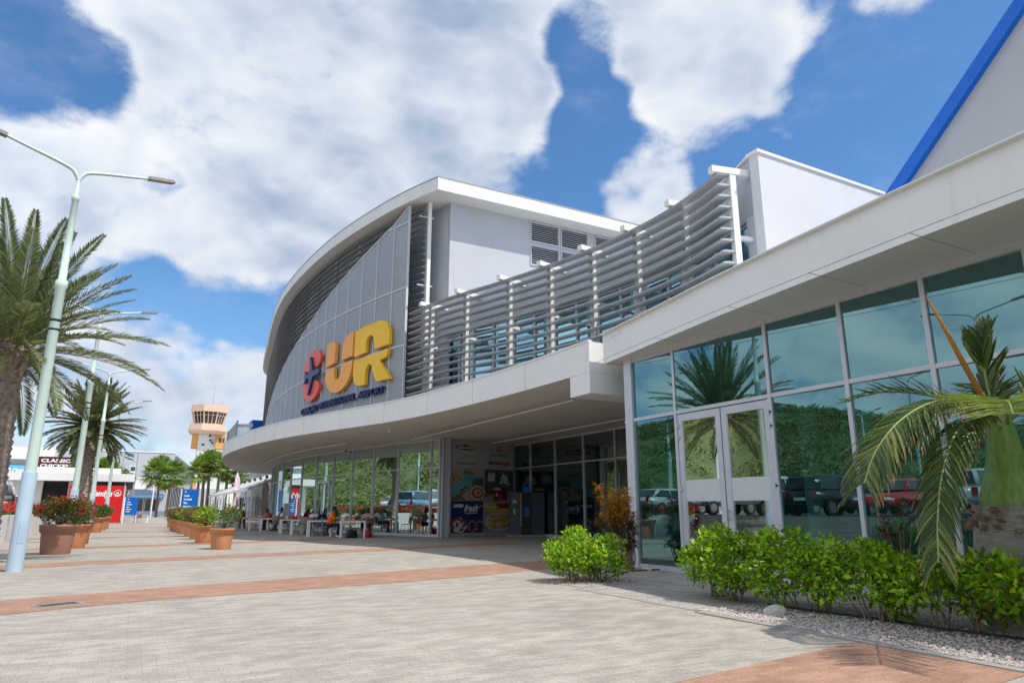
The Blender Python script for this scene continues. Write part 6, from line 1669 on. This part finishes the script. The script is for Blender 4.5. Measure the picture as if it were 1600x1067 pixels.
# ------------------------------------------------------------------ parked cars (seen reflected in the glass)
M['tyre'] = mat('tyre_rubber', (.02,.02,.02), .8, .2); M['rim'] = mat('rim_alloy', (.45,.46,.47), .3, .05, metal=.7); M['car_glass'] = mat('car_glass', (.02,.03,.035), .05, .1, spec=.9)
M['headlamp'] = mat('headlamp', (.75,.76,.78), .1, .03); M['tail'] = mat('tail_lamp', (.45,.01,.01), .2, .1)
def carpaint(n, c):
    m = mat(n, c, .25, .02); m.node_tree.nodes['Principled BSDF'].inputs['Coat Weight'].default_value = .6; return m
def make_car(kind, paint, name):
    t = thing(name, None, 'car', (0,0,0), 0, 'cars in the raised car park')
    # profile along y (front = +y), heights
    if kind == 'suv': L, Wd = 4.5, 1.84; lo = [(-2.2,.42),(-2.25,.75),(-2.22,1.02),(-1.2,1.06),(.85,1.05),(1.95,.92),(2.22,.74),(2.25,.42)]; cab = [(-2.15,1.03),(-1.95,1.62),(-.3,1.72),(.35,1.62),(1.05,1.04)]
    elif kind == 'pickup': L, Wd = 5.2, 1.86; lo = [(-2.6,.5),(-2.62,.95),(-2.6,1.08),(-.9,1.1),(1.15,1.1),(2.35,1.0),(2.58,.8),(2.6,.48)]; cab = [(-.95,1.08),(-.85,1.74),(.2,1.80),(.75,1.72),(1.4,1.09)]
    else: L, Wd = 4.3, 1.74; lo = [(-2.1,.38),(-2.15,.7),(-2.1,.95),(-1.2,.98),(.8,.93),(1.85,.80),(2.1,.62),(2.13,.36)]; cab = [(-1.85,.96),(-1.3,1.38),(-.2,1.46),(.3,1.40),(1.05,.93)]
    mb = MB(); h = Wd/2
    def shell(prof, w0, w1, zb):
        n = len(prof); zt = max(p[1] for p in prof)
        vs = []
        for s in (-1,1):
            for y,z in prof: vs.append((s*(w0+(w1-w0)*((z-zb)/max(.01,zt-zb))), y, z))
        mb.add(vs, [tuple(reversed(range(n))) if True else 0, tuple(range(n,2*n))]+[(i,(i+1)%n,n+(i+1)%n,n+i) for i in range(n)])
    shell(lo, h, h*.97, .4); shell(cab, h*.93, h*.74, 1.0)
    bm = bmesh.new(); me = bpy.data.meshes.new('t'); me.from_pydata(mb.v, [], mb.f); bm.from_mesh(me); bmesh.ops.recalc_face_normals(bm, faces=bm.faces); bmesh.ops.bevel(bm, geom=bm.edges[:], offset=.05, segments=2, affect='EDGES', clamp_overlap=True)
    b2 = MB(); bm.verts.index_update(); b2.add([tuple(v.co) for v in bm.verts], [tuple(v.index for v in f.verts) for f in bm.faces], 0, True); bm.free(); bpy.data.meshes.remove(me)
    b2.build('body', paint, t)
    zt = max(p[1] for p in cab); zb = min(p[1] for p in cab)
    def wx(z): return h*.93+(h*.74-h*.93)*((z-1.0)/(zt-1.0))
    for s in (-1,1):
        z0 = zb+.07; z1 = zt-.13; y0b = cab[0][0]+.22; y1b = cab[-1][0]-.20; y0t = cab[1][0]+.10; y1t = cab[-2][0]-.02; mid = (y0b+y1b)/2-.1
        mb = MB()
        for (a,b,c,d) in ((y0b,mid-.04,mid-.04,y0t),(mid+.04,y1b,y1t,mid+.04)):
            mb.add([(s*(wx(z0)+.012),a,z0),(s*(wx(z0)+.012),b,z0),(s*(wx(z1)+.012),c,z1),(s*(wx(z1)+.012),d,z1)], [(0,1,2,3)])
        mb.build('side_window', M['car_glass'], t)
    for (p,q,nm,sg_) in ((cab[-1],cab[-2],'windscreen',1),(cab[0],cab[1],'rear_window',-1)):
        mb = MB(); o = .02*sg_
        A = Vector((0,p[0],p[1])).lerp(Vector((0,q[0],q[1])), .12); B = Vector((0,p[0],p[1])).lerp(Vector((0,q[0],q[1])), .88)
        mb.add([(-wx(A.z)*.88,A.y+o,A.z+.01),(wx(A.z)*.88,A.y+o,A.z+.01),(wx(B.z)*.86,B.y+o,B.z+.01),(-wx(B.z)*.86,B.y+o,B.z+.01)], [(0,1,2,3)]); mb.build(nm, M['car_glass'], t)
    f = lo[-2][0]; r = lo[0][0]
    for s in (-1,1):
        mb = MB(); mb.ell((s*h*.72,f-.02,lo[-2][1]), (.18,.08,.075)); mb.build('headlight', M['headlamp'], t)
        mb = MB(); mb.box(s*h*.78-.09,s*h*.78+.09,r-.06,r+.05,.72,1.0); mb.build('tail_light', M['tail'], t)
        for y in (f-.75, r+.78):
            mb = MB(); mb.tube([(s*(h-.2),y,.34),(s*(h+.015),y,.34)], .34, 20); w = mb.build('wheel', M['tyre'], t)
            mb = MB(); mb.tube([(s*(h+.016),y,.34),(s*(h+.024),y,.34)], .22, 14); mb.build('rim', M['rim'], w)
    mb = MB(); mb.box(-.26,.26,r-.06,r-.03,.62,.75); mb.build('number_plate', M['p_plate'], t)
    return t
paints = {'silver':(.50,.52,.54),'red':(.50,.012,.015),'white':(.74,.74,.74),'black':(.015,.015,.018),'blue':(.10,.22,.34),'grey':(.16,.18,.20),'green':(.10,.20,.18)}
PM = {k: carpaint('paint_'+k, v) for k, v in paints.items()}
spots = [('suv','silver',-8.2,12.5,90),('sedan','red',-8.0,15.6,-90),('suv','black',-8.2,18.6,90),('pickup','white',-8.4,21.8,90),('suv','blue',-8.1,25.0,-90),('sedan','silver',-8.0,28.2,90),
         ('sedan','grey',-8.0,31.4,-90),('suv','white',-8.2,34.8,90),('pickup','silver',-8.4,38.2,-90),('suv','blue',-8.1,41.6,90),('sedan','silver',-8.0,45.0,-90),('suv','grey',-8.1,48.4,90),('sedan','white',-8.0,52,90),
         ('suv','red',-18.5,26,0),('pickup','silver',-21,34,90),('suv','green',-21,38,90),('sedan','white',-21,42,-90),('suv','black',-21,30,90),('suv','silver',-21,46,90),('sedan','blue',-21,50,90),('suv','white',-21,54,90),('sedan','grey',-21,22,90),('suv','silver',-21,18,90)]
protos = {}
for i, (k, c, x, y, a) in enumerate(spots):
    nm = {'suv':'sport_utility_car','sedan':'sedan_car','pickup':'pickup_truck'}[k]
    if (k, c) not in protos: o = protos[(k, c)] = make_car(k, PM[c], nm)
    else: o = copy_tree(protos[(k, c)])
    o.location = (x, y, .93); o.rotation_euler.z = radians(a+rnd.uniform(-3,3))
    row = 'first' if x > -12 else 'second'; nth = sorted(q[3] for q in spots if (q[2] > -12) == (x > -12)).index(y)
    o['label'] = '%s %s, %s in the %s car park row, mirrored in the glass' % (c, {'suv':'sport utility car','sedan':'low car','pickup':'pickup truck'}[k], 'first second third fourth fifth sixth seventh eighth ninth tenth eleventh twelfth thirteenth'.split()[nth], row)

# ------------------------------------------------------------------ sky, sun, camera
SUN = Vector((.31, -.50, 1.0)).normalized()
w = bpy.data.worlds.new('World'); scene.world = w; w.use_nodes = True
nt = w.node_tree; bg = nt.nodes['Background']; L = nt.links.new
sky = nd(nt, 'ShaderNodeTexSky', sky_type='NISHITA', sun_disc=False)
sky.sun_elevation = math.asin(SUN.z); sky.sun_rotation = atan2(SUN.x, SUN.y)
sky.altitude = 0; sky.air_density = 1.0; sky.dust_density = .4; sky.ozone_density = 4.0
tc = nd(nt, 'ShaderNodeTexCoord')
nrm = nd(nt, 'ShaderNodeVectorMath', operation='NORMALIZE'); L(tc.outputs['Generated'], nrm.inputs[0])
sep = nd(nt, 'ShaderNodeSeparateXYZ'); L(nrm.outputs[0], sep.inputs[0])
def mth(op, a, b=None, c=None):
    n = nd(nt, 'ShaderNodeMath', operation=op)
    for i, v in enumerate((a, b, c)):
        if v is None: continue
        if hasattr(v, 'is_output'): L(v, n.inputs[i])
        else: n.inputs[i].default_value = v
    return n.outputs[0]
def mrange(v, a, b, c=0, d=1, smooth=True):
    n = nd(nt, 'ShaderNodeMapRange'); n.interpolation_type = 'SMOOTHSTEP' if smooth else 'LINEAR'
    L(v, n.inputs[0])
    for i, q in enumerate((a, b, c, d)): n.inputs[i+1].default_value = q
    return n.outputs[0]
# cloud coordinates: the dome slightly flattened towards the horizon
zz = mth('ADD', mth('MAXIMUM', sep.outputs[2], 0.0), .85)
cmb = nd(nt, 'ShaderNodeCombineXYZ'); L(mth('DIVIDE', sep.outputs[0], zz), cmb.inputs[0]); L(mth('DIVIDE', sep.outputs[1], zz), cmb.inputs[1]); L(mth('MULTIPLY', sep.outputs[2], .9), cmb.inputs[2])
def fbm(scale, detail, rough, off=(0,0,0), dist=0):
    mp = nd(nt, 'ShaderNodeMapping'); mp.inputs['Location'].default_value = off; L(cmb.outputs[0], mp.inputs[0])
    n = nd(nt, 'ShaderNodeTexNoise'); n.inputs['Scale'].default_value = scale; n.inputs['Detail'].default_value = detail; n.inputs['Roughness'].default_value = rough; n.inputs['Distortion'].default_value = dist
    L(mp.outputs[0], n.inputs['Vector']); return n.outputs[0]
def billow(scale, off=(0,0,0)):                     # rounded puffs: folded noise, three octaves
    out = None
    for k, a in ((1, .55), (2.1, .30), (4.3, .17)):
        n = fbm(scale*k, 0, .5, (off[0]+k*1.7, off[1], off[2]))
        v = mth('MULTIPLY', mth('ABSOLUTE', mth('MULTIPLY_ADD', n, 2.0, -1.0)), a*2.4)
        out = v if out is None else mth('ADD', out, v)
    return out
OFF = (3.1, 1.7, .4)
base = fbm(4.6, 9, .60, OFF, .15)
low = fbm(3.2, 3, .5, (7.3,2.2,.9))
fine = fbm(17, 6, .66, (.3,.9,2.0))
puff = billow(7.5, (1.4,.3,.2))
puff2 = billow(7.5, (1.4+.020,.3-.034,.2+.045))
def azel(a, e): a = radians(a); e = radians(e); return (sin(a)*cos(e), cos(a)*cos(e), sin(e))
blobs = [(-0.1, 34.3, 8.3, 0.3), (10.8, 32.4, 11.8, 0.34), (22.4, 31.6, 9.7, 0.32), (28.4, 36.9, 8.3, 0.26), (8.7, 25.3, 8.9, 0.26), (-7.4, 25.7, 5.1, 0.12), (-7.3, 20.4, 6.3, 0.32), (-2.7, 22.8, 5.1, 0.16), (5.2, 19.7, 4.7, 0.28), (-0.1, 12.9, 2.6, 0.18), (5.2, 9.5, 5.2, 0.26), (-5.1, 7.7, 6.8, 0.3), (45.2, 35.2, 8.5, 0.32), (50.8, 35.6, 4.7, 0.16), (40.0, 25.7, 3.8, 0.3), (43.3, 24.9, 2.5, 0.14), (61.3, 34.9, 2.3, 0.2), (62.8, 30.1, 2.2, 0.13), (17.0, 24.2, 6.2, 0.2), (-9.4, 30.3, 4.5, -0.4), (-6.0, 30.5, 2.3, -0.2), (-11.3, 27.9, 2.1, -0.15), (-0.9, 24.8, 2.2, -0.3), (2.3, 15.3, 4.8, -0.36), (7.5, 15.7, 3.4, -0.3), (34.9, 37.2, 3.0, -0.60), (36.0, 33.0, 3.0, -0.5), (36.2, 31.0, 3.8, -0.40), (33.1, 27.9, 4.1, -0.36), (40.7, 29.4, 2.0, -0.16), (48.4, 27.7, 3.2, -0.3), (59.6, 26.9, 7.5, -0.36), (56.7, 33.0, 4.4, -0.3), (14.8, 35.4, 1.1, -0.1), (-2.3, 16.8, 2.5, -0.1)] + [(-95,30,60,.30),(180,35,50,.18)]  # last entries: cloud banks out of view, added to raise ambient light
acc = None
for a, e, r, wt in blobs:
    d = nd(nt, 'ShaderNodeVectorMath', operation='DOT_PRODUCT'); L(nrm.outputs[0], d.inputs[0]); d.inputs[1].default_value = azel(a, e)
    v = mrange(d.outputs['Value'], cos(radians(r*1.3)), cos(radians(r*.1)), 0, wt if wt > 0 else wt*.74)
    acc = v if acc is None else mth('ADD', acc, v)
acc = mth('MINIMUM', acc, .42)
soft = mth('ADD', mth('MULTIPLY_ADD', base, 1.1, .095), acc)
mask = mth('ADD', mth('ADD', soft, mth('MULTIPLY_ADD', puff, .24, -.255)), mth('MULTIPLY_ADD', fine, .42, -.21))
cov = mth('MAXIMUM', mrange(mask, .47, .78), mrange(mth('ADD', mth('MULTIPLY_ADD', fine, .35, -.17), base), .50, .85, 0, .25))
cov = mth('MULTIPLY', cov, mrange(sep.outputs[2], -.02, .03))
thick = mrange(mask, .62, 1.15)
lit = mth('MULTIPLY', mth('SUBTRACT', puff, puff2), 1.0)
shade = mth('ADD', mth('SUBTRACT', mth('MULTIPLY', thick, .95), lit), mrange(sep.outputs[2], .34, .04, 0, .30))
shade = mth('ADD', shade, mth('MULTIPLY_ADD', low, 3.4, -1.6))
shade = mth('ADD', shade, mth('MULTIPLY_ADD', base, -1.0, .5))
cr = nd(nt, 'ShaderNodeValToRGB'); L(mrange(shade, -.75, 1.75, 0, 1, False), cr.inputs[0])
CW = 5.2
el = cr.color_ramp.elements; el[0].color = (CW*.97, CW*.98, CW*1.0, 1); el[1].color = (CW*.36, CW*.46, CW*.64, 1)
e = el.new(.48); e.color = (CW*.70, CW*.77, CW*.88, 1)
mx = nd(nt, 'ShaderNodeMix', data_type='RGBA')
hsv = nd(nt, 'ShaderNodeHueSaturation'); hsv.inputs['Saturation'].default_value = 1.18; hsv.inputs['Value'].default_value = .88
L(sky.outputs[0], hsv.inputs['Color'])
# unseen clouds behind and left of the view, brightened to add ambient light
lf = mrange(sep.outputs[0], .1, -.8, 1.0, 1.35)
vm_ = nd(nt, 'ShaderNodeVectorMath', operation='SCALE'); L(cr.outputs[0], vm_.inputs[0]); L(lf, vm_.inputs['Scale'])
L(cov, mx.inputs['Factor']); L(hsv.outputs[0], mx.inputs['A']); L(vm_.outputs[0], mx.inputs['B'])
L(mx.outputs['Result'], bg.inputs['Color']); bg.inputs['Strength'].default_value = .12

sl = bpy.data.lights.new('sun', 'SUN'); sl.energy = 2.8; sl.angle = radians(.53); sl.color = (1, .955, .89)
so = bpy.data.objects.new('sun', sl); col.objects.link(so); so.rotation_euler = SUN.to_track_quat('Z', 'Y').to_euler(); so.location = (10, -20, 40)

cam = bpy.data.cameras.new('camera'); cam.sensor_width = 36; cam.lens = 1066/1600*36; cam.clip_start = .05; cam.clip_end = 4000
co = bpy.data.objects.new('camera', cam); col.objects.link(co); co.location = (0, 0, 1.2)
co.rotation_euler = (radians(90+13.834), 0, radians(-28.416)); scene.camera = co

scene.render.engine = 'CYCLES'
scene.cycles.use_denoising = True
scene.cycles.max_bounces = 8; scene.cycles.transparent_max_bounces = 16; scene.cycles.glossy_bounces = 4; scene.cycles.diffuse_bounces = 4
scene.cycles.use_adaptive_sampling = True; scene.cycles.adaptive_threshold = .02
scene.view_settings.view_transform = 'Standard'; scene.view_settings.look = 'None'; scene.view_settings.gamma = 1; scene.view_settings.exposure = .68
